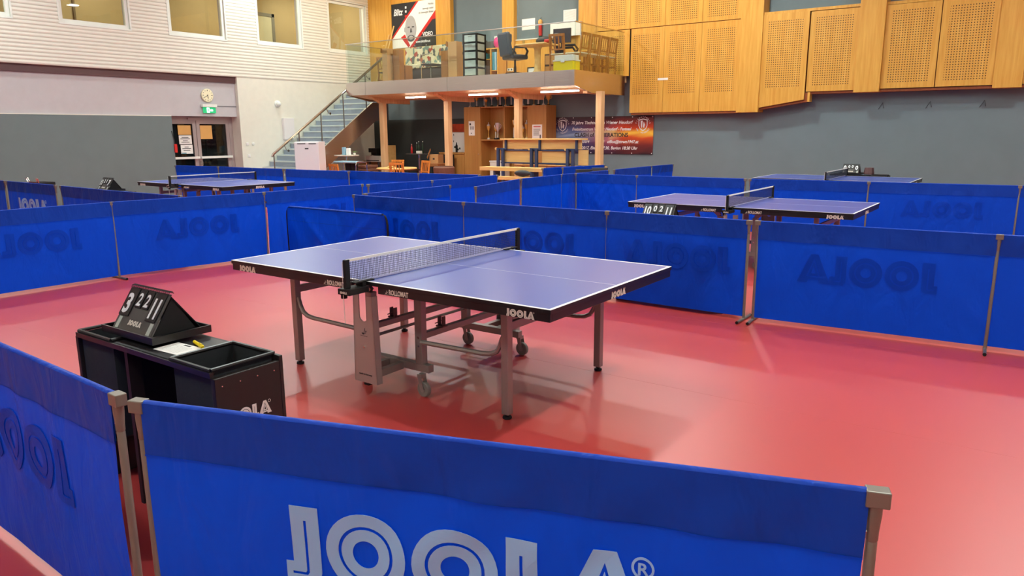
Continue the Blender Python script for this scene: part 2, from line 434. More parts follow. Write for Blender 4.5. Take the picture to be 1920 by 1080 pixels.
obj('closer', G().box(XD, 7.85, 2.03, XD+.05, 8.3, 2.075), m_door, dr)
for a, b in ((7.1, 8.1), (8.115, 9.13)):
    lf = obj('leaf', G().box(XD-.07, a, 0, XD-.01, a+.1, 2.0).box(XD-.07, b-.1, 0, XD-.01, b, 2.0).box(XD-.07, a+.1, 1.91, XD-.01, b-.1, 2.0).box(XD-.07, a+.1, 0, XD-.01, b-.1, .12), m_door, dr)
    obj('pane', G().box(XD-.045, a+.1, .12, XD-.035, b-.1, 1.91), m_door_glass, lf)
    obj('push_bar', G().box(XD-.01, a+.03, .97, XD+.07, a+.08, 1.03).box(XD-.01, b-.08, .97, XD+.07, b-.03, 1.03).bar((XD+.085, a+.02, 1.0), (XD+.085, b-.02, 1.0), .03, .06), m_wframe, lf)
obj('lock_case', G().box(XD-.01, 8.13, .78, XD+.03, 8.2, .9), m_steel, dr)
def sheet_on(name, x, y0, z0, y1, z1, mt, label, cat, group=None):
    return tag(obj(name, G().box(x, y0, z0, x+.003, y1, z1), mt), label, cat, group)
sheet_on('notice', XD-.01, 7.56, 1.62, 7.94, 1.87, m_tan, 'tan paper sheet high on the left glass door leaf', 'paper')
sheet_on('notice', XD-.01, 8.22, 1.5, 8.58, 1.87, m_tan, 'tan paper sheet in the corner of the right glass door leaf', 'paper')
n1 = sheet_on('notice', XD-.01, 7.57, 1.37, 7.94, 1.605, m_paper, 'white printed notice in the middle of the left door leaf', 'paper')
n2 = sheet_on('notice', XD-.01, 7.6, 1.11, 7.95, 1.35, m_paper, 'white notice with a blue corner, lowest on the left door leaf', 'paper')
g = G()
for zz, w in ((1.55, .2), (1.51, .28), (1.46, .14), (1.42, .24)): g.box(XD-.0065, 7.75-w/2, zz-.008, XD-.006, 7.75+w/2, zz+.008)
obj('print_lines', g, m_ink, n1)
g = G()
for zz, w in ((1.29, .12), (1.25, .26), (1.2, .2)): g.box(XD-.0065, 7.77-w/2, zz-.008, XD-.006, 7.77+w/2, zz+.008)
obj('print_lines', g, m_ink, n2); obj('blue_stripe', G().box(XD-.0065, 7.61, 1.115, XD-.006, 7.75, 1.14), m_teal, n2)
t = thing('hanging_strap', 'dark strap with red tag hanging at the edge of the grey panel', 'strap', (XF+.04, 7.2, 0))
obj('strap', G().tube([(0,0,1.72),(.02,.03,1.5),(.01,.06,1.3)], .012, 6), m_ink, t); obj('tag', G().box(-.005,.03,1.16,.03,.1,1.38), m_red, t)

# back wall and its linings
struct('wall_back', G().box(XL-.2, YB, 0, XR, YB+.1, ZC), m_felt_blue)
struct('trim_5', G().box(XL, YB-.03, 0, -10.4, YB, 2.06), m_dark_wall)
struct('trim_6', G().box(XL, YB-.1, 3.06, -14.42, YB, ZC), m_oak)
struct('trim_7', G().box(-14.42, YB-.06, 3.06, -12.48, YB, ZC), m_oak)
struct('trim_8', G().box(-12.48, YB-.16, 3.06, -11.89, YB, ZC), m_oak)
struct('trim_9', G().box(-9.95, YB-.16, 3.06, -9.54, YB, ZC), m_oak)
struct('trim_10', G().box(-7.4, YB-.16, 3.06, -6.75, YB, ZC), m_oak)
struct('trim_11', G().box(-11.89, YB-.06, 3.06, -9.95, YB, 4.22).box(-9.54, YB-.06, 3.06, -7.4, YB, 4.22), m_oak)
struct('trim_12', G().box(-11.89, YB-.07, 4.22, -9.95, YB, 4.25).box(-9.54, YB-.07, 4.22, -7.4, YB, 4.25), m_white)
# oak acoustic panels on the right part of the back wall
pb = struct('trim_13', G().box(-6.74, YP+.03, 4.23, -2.84, YB, ZC).box(-5.72, YP+.03, 2.16, -2.84, YB, 4.23).box(-2.34, YP+.03, 2.56, 5.4, YB, 4.2), m_oak_lip)
def panel(x0, x1, z0, z1, fx0, fx1, fz0, fz1, yy=YP, par=pb):
    p = obj('acoustic_panel', G().box(x0-(x0+x1)/2+.004, -.03, z0+.004-(z0+z1)/2, (x1-x0)/2-.004, 0, (z1-z0)/2-.004), m_oak, par, ((x0+x1)/2, yy+.03, (z0+z1)/2))
    if fx0 is not None:
        obj('perforated_field', G().box(fx0-(x0+x1)/2, -.0315, fz0-(z0+z1)/2, fx1-(x0+x1)/2, -.0301, fz1-(z0+z1)/2), m_perf, p)
P4 = [-6.74, -5.78, -4.81, -3.84, -2.87]
for a, b in zip(P4, P4[1:]):
    panel(a, b, 4.23, 6.3, a+.12, b-.12, 4.31, 6.15)
    if a > -6: panel(a if a > -5.7 else -5.74, b, 2.12, 4.22, a+.12, b-.12, 2.59, 4.08)
panel(-6.74, -5.78, 3.06, 4.22, -6.62, -5.9, 3.2, 4.08)
def column(x0, x1, z0, n):
    struct('trim_%d' % n, G().box(x0, YP-.11, z0, x1, YB, ZC), m_oak)
column(-2.86, -2.34, 2.08, 14); column(-.28, .23, 2.46, 15); column(2.29, 2.78, 2.46, 16)
# sloping first panel of the raised row
yy = YP-.04
obj('acoustic_panel', G().prism([(-2.34,2.18),(-1.32,2.34),(-1.32,4.25),(-2.34,4.25)], 'y', yy-.03, yy), m_oak, pb)
obj('perforated_field', G().box(-.4,-.0315,-.745,.4,-.0301,.745), m_perf, pb, (-1.83, yy, 3.365))
obj('bottom_lip', G().prism([(-2.34,2.13),(-1.25,2.29),(-1.25,2.5),(-1.32,2.5),(-1.32,2.35),(-2.34,2.18)], 'y', yy+.02, yy+.2), m_oak_lip, pb)
obj('lip_end', G().box(-1.25, yy-.01, 2.29, -1.2, yy+.2, 2.5), m_oak, pb)
panel(-1.3, -.28, 2.51, 4.24, -1.17, -.41, 2.64, 4.11, yy)
panel(.23, 1.26, 2.52, 4.23, .36, 1.13, 2.65, 4.13, yy); panel(1.27, 2.29, 2.52, 4.23, 1.41, 2.16, 2.65, 4.12, yy)
panel(2.78, 3.8, 2.52, 4.23, 2.9, 3.68, 2.65, 4.12, yy); panel(3.81, 4.83, 2.52, 4.23, 3.93, 4.7, 2.65, 4.12, yy)
obj('bottom_lip', G().box(-5.7, YP+.02, 2.07, -2.86, YB-.02, 2.12).box(-1.2, YP, 2.46, -.28, YB-.02, 2.51).box(.23, YP, 2.46, 2.29, YB-.02, 2.51).box(2.78, YP, 2.46, 5.4, YB-.02, 2.51), m_oak_lip, pb)
obj('top_ledge', G().prism([(-2.34,4.25),(-.28,4.25),(-.28,4.31),(-2.34,4.31)], 'y', yy-.01, YB), m_oak, pb)
obj('top_ledge', G().box(.23, yy+.05, 4.24, 2.29, YB, 4.3), m_oak, pb)
tag(obj('masking_tape', G().box(-4.96, YP-.005, 2.915, -4.68, YP-.002, 2.97), m_paper), 'strip of pale masking tape across a joint of the oak panels', 'tape')
for k, (x, lb) in enumerate(((.27, 'leftmost of three small wire hooks on the grey wall'), (1.19, 'middle of three small wire hooks on the grey wall'), (2.17, 'rightmost of three small wire hooks on the grey wall'))):
    tag(obj('wire_hook', G().tube([(x-.08, YB-.012, 2.1), (x, YB-.02, 2.24), (x+.03, YB-.02, 2.12)], .006, 5), m_ink), lb, 'hook', 'wire hooks on the grey wall')

# gallery
ZG = 3.07; GX0, GX1, GY = -13.62, -5.87, 11.6
ga = thing('gallery', 'raised gallery on timber posts with a brushed steel edge', 'gallery')
obj('deck', G().box(GX0+.03, GY+.1, 2.9, GX1-.03, YB-.18, ZG), m_pine, ga)
# taper of the underside towards the rim
obj('soffit', G().prism([(GY+.04, 2.72), (12.45, 2.62), (13.5, 2.62), (13.5, 2.9), (GY+.04, 2.9)], 'x', GX0+.1, GX1-.1), m_pine, ga)
fe = [GX0, -12.82, -9.76, -6.7, GX1]
for a, b in zip(fe, fe[1:]): obj('fascia_sheet', G().box(a+.003, GY, 2.71, b-.003, GY+.03, ZG), m_steel, ga)
for x in (GX0, GX1-.03):
    obj('side_sheet', G().prism([(GY+.031, 2.71), (12.45, 2.57), (YB-.34, 2.57), (YB-.34, ZG), (GY+.031, ZG)], 'x', x, x+.03), m_steel, ga)
for x in (-12.95, -10.42, -8.02, -5.98):
    obj('beam', G().prism([(GY+.3, 2.66), (12.3, 2.5), (13.5, 2.5), (13.5, 2.62), (GY+.3, 2.7)], 'x', x-.07, x+.07) if x < -6 else G().box(x-.06, 12.3, 2.56, x+.06, 13.5, 2.62), m_pine, ga)
for x in (-12.95, -10.42, -8.02, -5.6+.0):
    obj('post', G().box(x-.1, 12.33, 0, x+.06, 12.49, 2.6), m_pine, ga, bevel=.006)
bf = thing('glass_balustrade', 'clear glass balustrade along the long front edge of the gallery', 'balustrade', (0, 0, 0), 0, 'gallery balustrades')
br = thing('glass_balustrade', 'clear glass balustrade on the right short side of the gallery, by the chair row', 'balustrade', (0, 0, 0), 0, 'gallery balustrades')
bl = thing('glass_balustrade', 'clear glass balustrade on the left side of the gallery, along the stairwell', 'balustrade', (0, 0, 0), 0, 'gallery balustrades')
pe = [GX0, -11.46, -9.3, -8.11, -6.98, GX1]
for a, b in zip(pe, pe[1:]): obj('glass_pane', G().box(a+.006, GY+.04, ZG+.001, b-.006, GY+.052, 4.14), m_grid_glass, bf)
for a, b in ((GY+.07, 12.62), (12.63, 13.66), (13.67, YP-.06)): obj('glass_pane', G().box(GX1-.052, a+.004, ZG+.001, GX1-.04, b-.004, 4.14), m_grid_glass, br)
for a, b in ((GY+.07, 12.58), (12.59, 13.2)): obj('glass_pane', G().box(GX0+.04, a+.004, ZG+.001, GX0+.052, b-.004, 4.14), m_grid_glass, bl)
obj('top_rail', G().bar((GX0, GY+.046, 4.15), (GX1, GY+.046, 4.15), .035, .02), m_steel, bf)
obj('top_rail', G().bar((GX1-.046, GY+.065, 4.15), (GX1-.046, YP-.05, 4.15), .035, .02), m_steel, br)
obj('top_rail', G().bar((GX0+.046, GY+.065, 4.15), (GX0+.046, 13.25, 4.15), .035, .02), m_steel, bl)
for a, b, lb in ((-11.63, -10.89, 'left lamp tube under the gallery near the stairs'), (-9.34, -8.4, 'middle lamp tube under the gallery'), (-7.07, -5.98, 'right lamp tube under the gallery, the longest seen')):
    t = thing('lamp_tube', lb, 'lamp', ((a+b)/2, 12.0, 2.608), 0, 'lamp tubes under the gallery')
    h = (b-a)/2
    obj('housing', G().box(-h, -.03, .02, h, .03, .05), m_wframe, t); obj('tube', G().box(-h+.01, -.025, -.012, h-.01, .025, .02), m_tubeglow, t)
    l = area((a+b)/2, 12.0, 2.59, 24, b-a, .06, (1, .95, .85))

# staircase along the left wall
st = thing('staircase', 'straight staircase with grey-blue treads, steel string and glass guard along the left wall', 'staircase')
SL = .656; n = 18; rise = ZG/n; run = rise/SL; y0 = 9.1
for k in range(n-1):
    yk = y0 + k*run
    tr = obj('step', G().box(XL+.02, yk, (k+1)*rise-.04, GX0-.07, yk+run+.02, (k+1)*rise).box(XL+.02, yk+.0, max(0, k*rise-.0), GX0-.07, yk+.03, (k+1)*rise-.04), m_tread, st)
    obj('nosing', G().box(XL+.02, yk-.012, (k+1)*rise-.035, GX0-.07, yk-.001, (k+1)*rise+.002), m_wframe, tr)
top = lambda yy: SL*(yy-8.755)
obj('steel_string', G().prism([(8.9, 0), (9.7, 0), (12.75, 2.01), (13.3, 2.01), (13.3, 2.56), (12.65, top(12.65)), (8.9, .09)], 'x', GX0-.06, GX0+.0), m_steel, st)
obj('wall_string', G().prism([(9.2, .0), (9.28, .0), (13.5, SL*(13.5-9.3)), (13.5, SL*(13.5-9.3)+.05)], 'x', XL, XL+.025), m_wframe, st)
gt = lambda yy: SL*(yy-7.22)
ge = [8.93, 9.81, 10.62, 11.48, 12.4, 13.35]
for a, b in zip(ge, ge[1:]):
    obj('glass_pane', G().prism([(a+.01, top(a)+.01 if a > 9 else .12), (b-.01, top(b)+.0), (b-.01, gt(b)-.03), (a+.01, gt(a)-.03)], 'x', GX0-.035, GX0-.023), m_grid_glass, st)
    obj('guard_post', G().bar((GX0-.03, a, max(.05, top(a)-.05)), (GX0-.03, a, gt(a)-.02), .03, .02), m_tube, st)
obj('handrail', G().tube([(GX0-.03, 8.86, gt(8.86)-.05), (GX0-.03, 8.9, gt(8.9)), (GX0-.03, 13.42, gt(13.42))], .028, 8), m_chrome, st)
wr = obj('inner_handrail', G().tube([(GX0-.1, 8.95, gt(8.95)-.07), (GX0-.1, 13.3, gt(13.3)-.07)], .022, 8), m_chrome, st)
for yy in (9.35, 10.9, 12.5): obj('bracket', G().tube([(GX0-.1, yy, gt(yy)-.09), (GX0-.09, yy+.05, gt(yy)-.2), (GX0-.035, yy+.08, gt(yy)-.22)], .009, 6).lathe([(.035, -.012), (.035, 0)], 10, (GX0-.036, yy+.08, gt(yy)-.22), 'x'), m_chrome, wr)

# ------------------------------------------------------------------ table tennis tables
ROLL = text_mesh('ROLLOMAT', .042, m_logo, 'LEFT', 0, .0012, sx=.72)
MADE = text_mesh('made in germany', .011, m_logo, 'LEFT', 0, 0, sx=1.0)
def cup_polys():
    return [[(0,.28),(.1,.05),(.3,0),(.5,.05),(.6,.28)], [(-.3,-.12),(1.1,-.18),(1.1,-.24),(-.3,-.18)],
            [(.5,.3),(.62,.6),(.7,.95),(.6,1),(.52,.7),(.42,.35)], circ(.85, .52, .12, 12), [(.62,.3),(.85,.36),(.85,.28),(.62,.2)]]
CUP = flat_mesh(cup_polys(), m_logo); CUPK = flat_mesh(cup_polys(), m_ink)
LG = .0425
def make_table(loc, label, group='table tennis tables'):
    t = thing('table_tennis_table', label, 'table', loc, 0, group)
    for s in (-1, 1):
        g = G(); x0, x1 = (.003, 1.37) if s > 0 else (-1.37, -.003)
        g.mat(1).box(x0, -.7625, .735, x1, .7625, .7595)
        g.f = g.f; top = [i for i, f in enumerate(g.f) if all(g.v[k][2] > .759 for k in f)]
        for i in top: g.mi[i] = 0
        tp = obj('tabletop', g, [m_tabletop, m_black], t, bevel=.0015)
        obj('end_line', G().box(*( (1.35, -.7625) if s > 0 else (-1.37, -.7625)), .7585, *((1.37, .7625) if s > 0 else (-1.35, .7625)), .7602), m_line, tp)
        for q in (-1, 1): obj('side_line', G().box(min(x0,x1), min(q*.7625, q*.7425), .7585, max(x0,x1), max(q*.7625, q*.7425), .7601), m_line, tp)
        obj('centre_line', G().box(x0, -.0015, .7585, x1, .0015, .76), m_line, tp)
        a0, a1 = (.115, 1.364) if s > 0 else (-1.364, -.115)
        ap = obj('apron', G().box(a0, -.757, .69, a1, -.735, .7345).box(a0, .735, .69, a1, .757, .7345)
                 .box(a1-.022 if s > 0 else a0, -.735, .69, a1 if s > 0 else a0+.022, .735, .7345), m_black, t, bevel=.002)
        # silver lettering on the two long sides and the end
        place(LOGO, 'lettering', ap, (1.086 if s > 0 else -1.278, -.7585, .691), scale=LG)
        place(LOGO, 'lettering', ap, (-1.086 if s < 0 else 1.278, .7585, .691), (0, 0, PI), LG)
        place(LOGO, 'lettering', ap, (s*1.3655, -.09*s, .691), (0, 0, PI/2*s), LG)
        for yy, rz in ((-.7585, 0), (.7585, PI)):
            xs = (.178 if s > 0 else -.376) if rz == 0 else (-.178 if s < 0 else .376)
            d = 1 if rz == 0 else -1
            place(CUP, 'emblem', ap, (xs, yy, .7), (0, 0, rz), .022); place(ROLL, 'lettering', ap, (xs+.03*d, yy, .698), (0, 0, rz))
    for sx in (-1, 1):
        for sy in (-1, 1):
            lg = obj('leg', G().cbox((sx*.936, sy*.55, .36), .05, .05, .66), m_frame, t, bevel=.004)
            obj('foot_pad', G().lathe([(.012, .03), (.014, .018), (.026, .016), (.028, .004), (.024, 0)][::-1], 12, (sx*.936, sy*.55, 0)), m_blackmat, lg)
            # J-shaped folding brace from the leg to the chassis
            P = [(sx*.915, sy*.55, .5), (sx*.905, sy*.55, .485), (sx*.89, sy*.55, .44), (sx*.865, sy*.55, .4), (sx*.82, sy*.55, .378), (sx*.76, sy*.55, .37), (sx*.27, sy*.55, .36)]
            obj('folding_brace', G().tube(P, .016, 8), m_frame, t, smooth=True)
        obj('leg_crossbar', G().box(sx*.936-.015, -.525, .535, sx*.936+.015, .525, .585), m_frame, t, bevel=.003)
        for sy in (-1, 1): obj('hinge_rail', G().box(min(sx*.2, sx*.95), sy*.55-.02, .665, max(sx*.2, sx*.95), sy*.55+.02, .69), m_frame, t)
        for sy in (-1, 1):
            p = obj('chassis_post', G().box(sx*.22-.03, sy*.5-.025, .2, sx*.22+.03, sy*.5+.025, .62), m_frame, t, bevel=.003)
            obj('bolt', G().lathe([(.009, 0), (.009, .006)], 8, (sx*.22, sy*.526, .375), 'y').lathe([(.009, 0), (.009, .006)], 8, (sx*.22, sy*.526, .32), 'y'), m_steel, p)
            c = obj('castor', G().box(sx*.262-.018, sy*.55-.022, .125, sx*.262+.018, sy*.55+.022, .15)
                    .bar((sx*.262, sy*.55-.022, .14), (sx*.262+.02, sy*.55-.022, .05), .03, .004, (0,1,0)).bar((sx*.262, sy*.55+.022, .14), (sx*.262+.02, sy*.55+.022, .05), .03, .004, (0,1,0)), m_frame, t)
            obj('wheel', G().lathe([(.02, -.016), (.044, -.016), (.05, -.01), (.05, .01), (.044, .016), (.02, .016)], 20, (sx*.262+.02, sy*.55, .05), 'y'), m_rubber, c, smooth=True)
            obj('hub', G().lathe([(.018, -.019), (.018, .019)], 12, (sx*.262+.02, sy*.55, .05), 'y'), m_frame, c)
        obj('chassis_crossbar', G().box(sx*.22-.02, -.475, .36, sx*.22+.02, .475, .4), m_frame, t, bevel=.003)
        obj('upper_support', G().bar((sx*.22, -.5, .62), (sx*.3, -.5, .69), .05, .03, (0,1,0)).bar((sx*.22, .5, .62), (sx*.3, .5, .69), .05, .03, (0,1,0)), m_frame, t)
        k = obj('catch', G().box(sx*.22-.03, -.32, .4, sx*.22+.03, -.27, .41).box(sx*.22-.022, -.31, .41, sx*.22-.014, -.28, .47).box(sx*.22+.014, -.31, .41, sx*.22+.022, -.28, .47).bar((sx*.22-.05, -.295, .415), (sx*.22+.0, -.295, .44), .02, .006), m_brown, t)
    obj('push_rod', G().tube([(-.22, -.5, .31), (-.22, .5, .31)], .011, 8), m_frame, t)
    for sy in (-1, 1):
        obj('base_bar', G().box(-.3, sy*.5-.025, .15, .3, sy*.5+.025, .2), m_frame, t, bevel=.003)
        obj('outrigger', G().box(-.085, min(sy*.525, sy*.775), .145, -.045, max(sy*.525, sy*.775), .19).box(.045, min(sy*.525, sy*.775), .145, .085, max(sy*.525, sy*.775), .19), m_frame, t)
        a, b = sorted((sy*.775, sy*.782)); yv = sy*.779
        # tapered end plate with a U-shaped notch at its top
        pl = [(-.1,.105),(.1,.105),(.083,.67),(.035,.67)] + [(.035*math.cos(q), .54-.035*math.sin(q)) for q in [i*PI/8 for i in range(9)]] + [(-.035,.67),(-.083,.67)]
        g = G(); g.prism([(-.1,.105),(.1,.105),(.0885,.5),(-.0885,.5)], 'y', a, b)
        arc = [(.035*math.cos(q), .54-.035*math.sin(q)) for q in [i*PI/8 for i in range(9)]]
        for i in range(8):
            p, q = arc[i], arc[i+1]; g.prism([(p[0], .5), p, q, (q[0], .5)], 'y', a, b)
        g.prism([(.0885,.5),(.083,.67),(.035,.67),(.035,.5)], 'y', a, b).prism([(-.0885,.5),(-.035,.5),(-.035,.67),(-.083,.67)], 'y', a, b)
        for s in (-1, 1): g.prism([(s*.1,.105),(s*.083,.67),(s*.077,.67),(s*.094,.105)], 'y', min(a, sy*.735), max(a if sy > 0 else b, sy*.735))
        e = obj('end_plate', g, m_plate, t)
        rz = 0 if sy < 0 else PI; yy = sy*.7835
        place(CUPK, 'emblem', e, (-.018*(-sy), yy, .42), (0, 0, rz), .045)
        place(text_mesh('made in Germany', .016, m_ink), 'lettering', e, (0, yy, .155), (0, 0, rz))
        obj('screw', G().lathe([(.008, 0), (.006, .006)], 8, (0, sy*.782, .34), 'y') if sy > 0 else G().lathe([(.006, -.006), (.008, 0)], 8, (0, sy*.782, .34), 'y'), m_chrome, e)
        obj('table_stop', G().box(-.02, sy*.76-.02, .088, .02, sy*.76+.02, .105), m_blackmat, t)
    return t
TT = make_table((0, 0, 0), 'blue table tennis table in the nearest court, beside the black umpire stand')
dup(TT, (.3365, 5.634, 0), 0, 'blue table tennis table in the second court, a scoreboard in front of it')
dup(TT, (-9.417, 4.369, 0), 0, 'blue table tennis table far left, in front of the glass doors')
dup(TT, (.1, 11.42, 0), 0, 'blue table tennis table farthest back at right, below the oak panels')

# nets
def make_net(loc, label):
    t = thing('table_tennis_net', label, 'net', loc, 0, 'table tennis nets')
    g = G(); z0, z1 = .768, .9
    n = 142
    for i in range(n+1):
        y = -.885 + 1.77*i/n; g.box(-.0008, y-.0009, z0, .0008, y+.0009, z1)
    for k in range(11):
        z = z0 + (z1-z0)*k/10; g.box(-.0008, -.885, z-.0009, .0008, .885, z+.0009)
    tag(obj('netting', g, m_net, t), kind='stuff')
    obj('tape', G().box(-.004, -.9, .897, .004, .9, .9125), m_tape, t)
    obj('lower_cord', G().box(-.003, -.8, .762, .003, .8, .772), M('lavender_net_hem', (168, 168, 200), .6), t)
    for s in (-1, 1):
        p = obj('post', G().box(-.011, min(s*.878, s*.917), .735, .011, max(s*.878, s*.917), .912), m_blackmat, t, bevel=.003)
        c = obj('clamp', G().box(-.05, min(s*.77, s*.93), .7, .05, max(s*.77, s*.93), .735).box(-.03, min(s*.7, s*.86), .761, .03, max(s*.7, s*.86), .768).box(-.03, min(s*.77, s*.8), .73, .03, max(s*.77, s*.8), .765)
                .lathe([(.02, .672), (.02, .7)], 10, (-.03, s*.9, 0)), m_blackmat, t)
        place(LOGO, 'lettering', c, (-.03 if s < 0 else .03, s*.932, .707), (0, 0, 0 if s < 0 else PI), .0145)
    obj('cord', G().tube([(-.012, -.918, .9), (-.014, -.921, .72), (-.01, -.92, .52)], .0022, 5), m_tape, t)
    return t
NT = make_net((0, 0, 0), 'black net with white tape on the nearest table')
dup(NT, (.3365, 5.634, 0), 0, 'black net with white tape on the table of the second court')
dup(NT, (-9.417, 4.369, 0), 0, 'black net with white tape on the far left table')
dup(NT, (.1, 11.42, 0), 0, 'dark net on the farthest table at the back right')

# ------------------------------------------------------------------ court barriers
PRINT_ME = flat_mesh(LOGO_BIG, m_print, .0008)
RELIEF_ME = flat_mesh(logo_polys(False), m_relief, .0008)
def refine(me, lim):
    bm = bmesh.new(); bm.from_mesh(me)
    for _ in range(5):
        bmesh.ops.triangulate(bm, faces=bm.faces[:])
        es = [e for e in bm.edges if e.calc_length() > lim]
        if not es: break
        bmesh.ops.subdivide_edges(bm, edges=es, cuts=1)
    bm.to_mesh(me); bm.free()
refine(PRINT_ME, .16); refine(RELIEF_ME, .16)
REG_ME = text_mesh('R', .19, m_print, 'CENTER', 0, .004)
def barrier(a, b, label, mark=None, H=.895, posts=(1, -1), wave=1.0):
    a, b = Vector(a), Vector(b); w = (b-a).length; rz = math.atan2(b.y-a.y, b.x-a.x)
    rnd = random.Random(int(abs(a.x*97+a.y*31)*10)+5)
    t = thing('court_barrier', label, 'barrier', (a.x, a.y, 0), rz, 'blue court barriers')
    f = [(rnd.uniform(.1, .9), rnd.uniform(3, 7), rnd.uniform(-.6, .6), rnd.uniform(0, 6)) for _ in range(5)]
    def d(u, v):                      # v: 0 bottom .. 1 top
        e = .0
        for (c, k, sl, ph) in f: e += .0055*math.sin(k*2*PI*(u+sl*v)+ph)*math.exp(-((u-c-sl*(1-v)*.4)/.25)**2)
        e += .010*(math.exp(-((u-.04-(1-v)*.25)/.035)**2) + math.exp(-((u-.96+(1-v)*.25)/.035)**2))*v*v
        return wave*(e*(.2+.8*v) + .012*math.sin(PI*v)*math.sin(PI*u+f[0][3])) 
    zb, zt, zh = .035, H-.004, H-.165
    def edge(v): return (.042 if mark == 'print' or a.y < -2.7 else .033)+.006*(1-v)**.7*(1 if v < 1 else 0)
    xl = lambda e: e if 1 in posts else -.044     # a continuing panel hangs right from its neighbour's post
    def pt(off, za, zc):
        def fn(i, j):
            z = za+(zc-za)*j; v = (z-zb)/(zt-zb); e = edge(v); x = xl(e)+(w-e-xl(e))*i
            return (x, -.012*v + d(i, v)*(1-v**6) + off, z)
        return fn
    c = obj('cloth', G().grid(pt(0, zb, zh+.01), 44, 14), m_cloth, t, smooth=True)
    hm = G().grid(pt(-.0025, zh, zt), 44, 4).grid(pt(.0025, zh, zt), 44, 4)
    prof = [(.014*math.cos(q)-.0, H-.012+.0135*math.sin(q)) for q in [i*PI/6 for i in range(7)]]
    hm.grid(lambda i, j: (xl(.048)+(w-.048-xl(.048))*i, prof[round(j*6)][0]-.0, prof[round(j*6)][1]), 1, 6)
    obj('hem_band', hm, m_hem, c, smooth=True)
    obj('seam', G().grid(lambda i, j: (lambda p: (p[0], p[1]-.0045, p[2]))(pt(0, zh-.002, zh+.003)(i, j)), 44, 1), m_cloth, c)
    if mark:
        me = (PRINT_ME if mark == 'print' else RELIEF_ME).copy(); sc = .243
        me.transform(Matrix.Diagonal((sc*(1 if mark == 'print' else -1), 1, sc, 1)))
        ox = w/2-.515 if mark == 'print' else w/2+.515
        for vv in me.vertices:
            x = vv.co.x+ox; z = vv.co.z+.40; v = (z-zb)/(zt-zb); e = edge(v); u = (x-xl(e))/(w-e-xl(e))
            vv.co.x = x; vv.co.z = z; vv.co.y += -.012*v + d(u, v)*(1-v**6) - (.005 if mark == 'print' else .0035)
        me.update()
        if mark == 'relief': me.flip_normals()
        obj('printed_lettering' if mark == 'print' else 'show_through_lettering', me, None, c)
        if mark == 'print': place(REG_ME, 'trademark_letter', c, (ox+4.14*sc, -.012*.7+d(.76, .7)-.008, .40+.815*sc), (0, 0, 0), sc)
    obj('top_rail', G().tube([(.01 if 1 in posts else -.03, 0, H-.014), (w-.01, 0, H-.014)], .011, 8), m_tube, t)
    for s, x in ((1, .028), (-1, w-.028)):
        if s not in posts: continue
        p = obj('post', G().tube([(x, 0, H-.036), (x, 0, H-.06), (x, 0, H-.1), (x, 0, H-.118), (x, 0, H-.122), (x, 0, H-.124), (x, 0, .012)], [.0165, .0165, .0135, .0135, .0118, .0125, .0125], 12), m_tube, t, smooth=True)
        obj('corner_fitting', G().box(x-.028, -.018, H-.038, x+.022 if s > 0 else x+.028, .018, H+.001) if s > 0 else G().box(x-.022, -.018, H-.038, x+.028, .018, H+.001), m_tube, p, bevel=.003)
        obj('pin', G().lathe([(.005, 0), (.005, .012)] , 8, (x+(.011 if s > 0 else -.023), -.002, H-.1), 'x'), m_steel, p)
        if 1:
            ft = obj('foot', G().tube([(x, -.17, .0135), (x, .17, .0135)], .0125, 8), m_tube, t)
            for q in (-.172, .172): obj('end_cap', G().tube([(x, q-.004, .0135), (x, q+.004, .0135)], .0134, 8), m_blackmat, ft)
    return t
B = 'blue fabric court barrier '
# foreground
barrier((1.245, -2.862), (3.17, -2.218), B+'nearest to us with the large pale lettering', 'print')
barrier((-.66, -2.80), (1.185, -2.862), B+'in the foreground cut off by the left edge', 'relief')
# row left of the nearest court, running away from us
barrier((-5.36, -1.42), (-5.33, .41), B+'at the left edge behind the umpire stand', 'relief')
barrier((-5.32, .43), (-5.02, 2.25), B+'just left of the nearest table, second from the left edge', 'relief', posts=(-1,))
barrier((-5.01, 2.28), (-5.04, 4.01), B+'behind the small black-framed hoop screen', 'relief', posts=(-1,))
barrier((-4.95, 4.0), (-4.71, 5.23), B+'short one in the middle row beyond the hoop screen')
barrier((-4.71, 5.25), (-4.70, 6.98), B+'ending in the middle of the hall in front of the benches', posts=(-1,))
# row behind the nearest table
barrier((-3.70, 2.57), (-1.86, 2.55), B+'directly behind the far left corner of the nearest table', 'relief')
barrier((-1.84, 2.55), (-.06, 2.555), B+'directly behind the net of the nearest table', 'relief', posts=(-1,))
barrier((-.045, 2.555), (1.34, 2.535), B+'behind the right end of the nearest table, under the far scoreboard', 'relief', posts=(-1,))
barrier((1.36, 2.55), (3.165, 2.65), B+'right of the nearest table, with show-through lettering', 'relief')
barrier((3.185, 2.66), (5.02, 2.76), B+'cut off by the right edge beside the nearest court', 'relief', posts=(-1,))
# between the two middle courts
barrier((-3.70, 2.76), (-3.75, 4.53), B+'running away from us, meeting the row behind the nearest table')
barrier((-3.24, 4.46), (-3.73, 6.28), B+'standing slantwise like an open gate')
barrier((-3.735, 6.3), (-3.79, 7.70), B+'running away from us just left of the second court')
barrier((-3.80, 7.72), (-3.78, 9.47), B+'running away from us past the corner of the second court', posts=(-1,))
barrier((-3.78, 9.68), (-3.83, 11.56), B+'running away towards the banner, second last before the wall')
barrier((-3.80, 11.58), (-3.75, 12.58), B+'short one, last before the grey back wall', posts=(-1,))
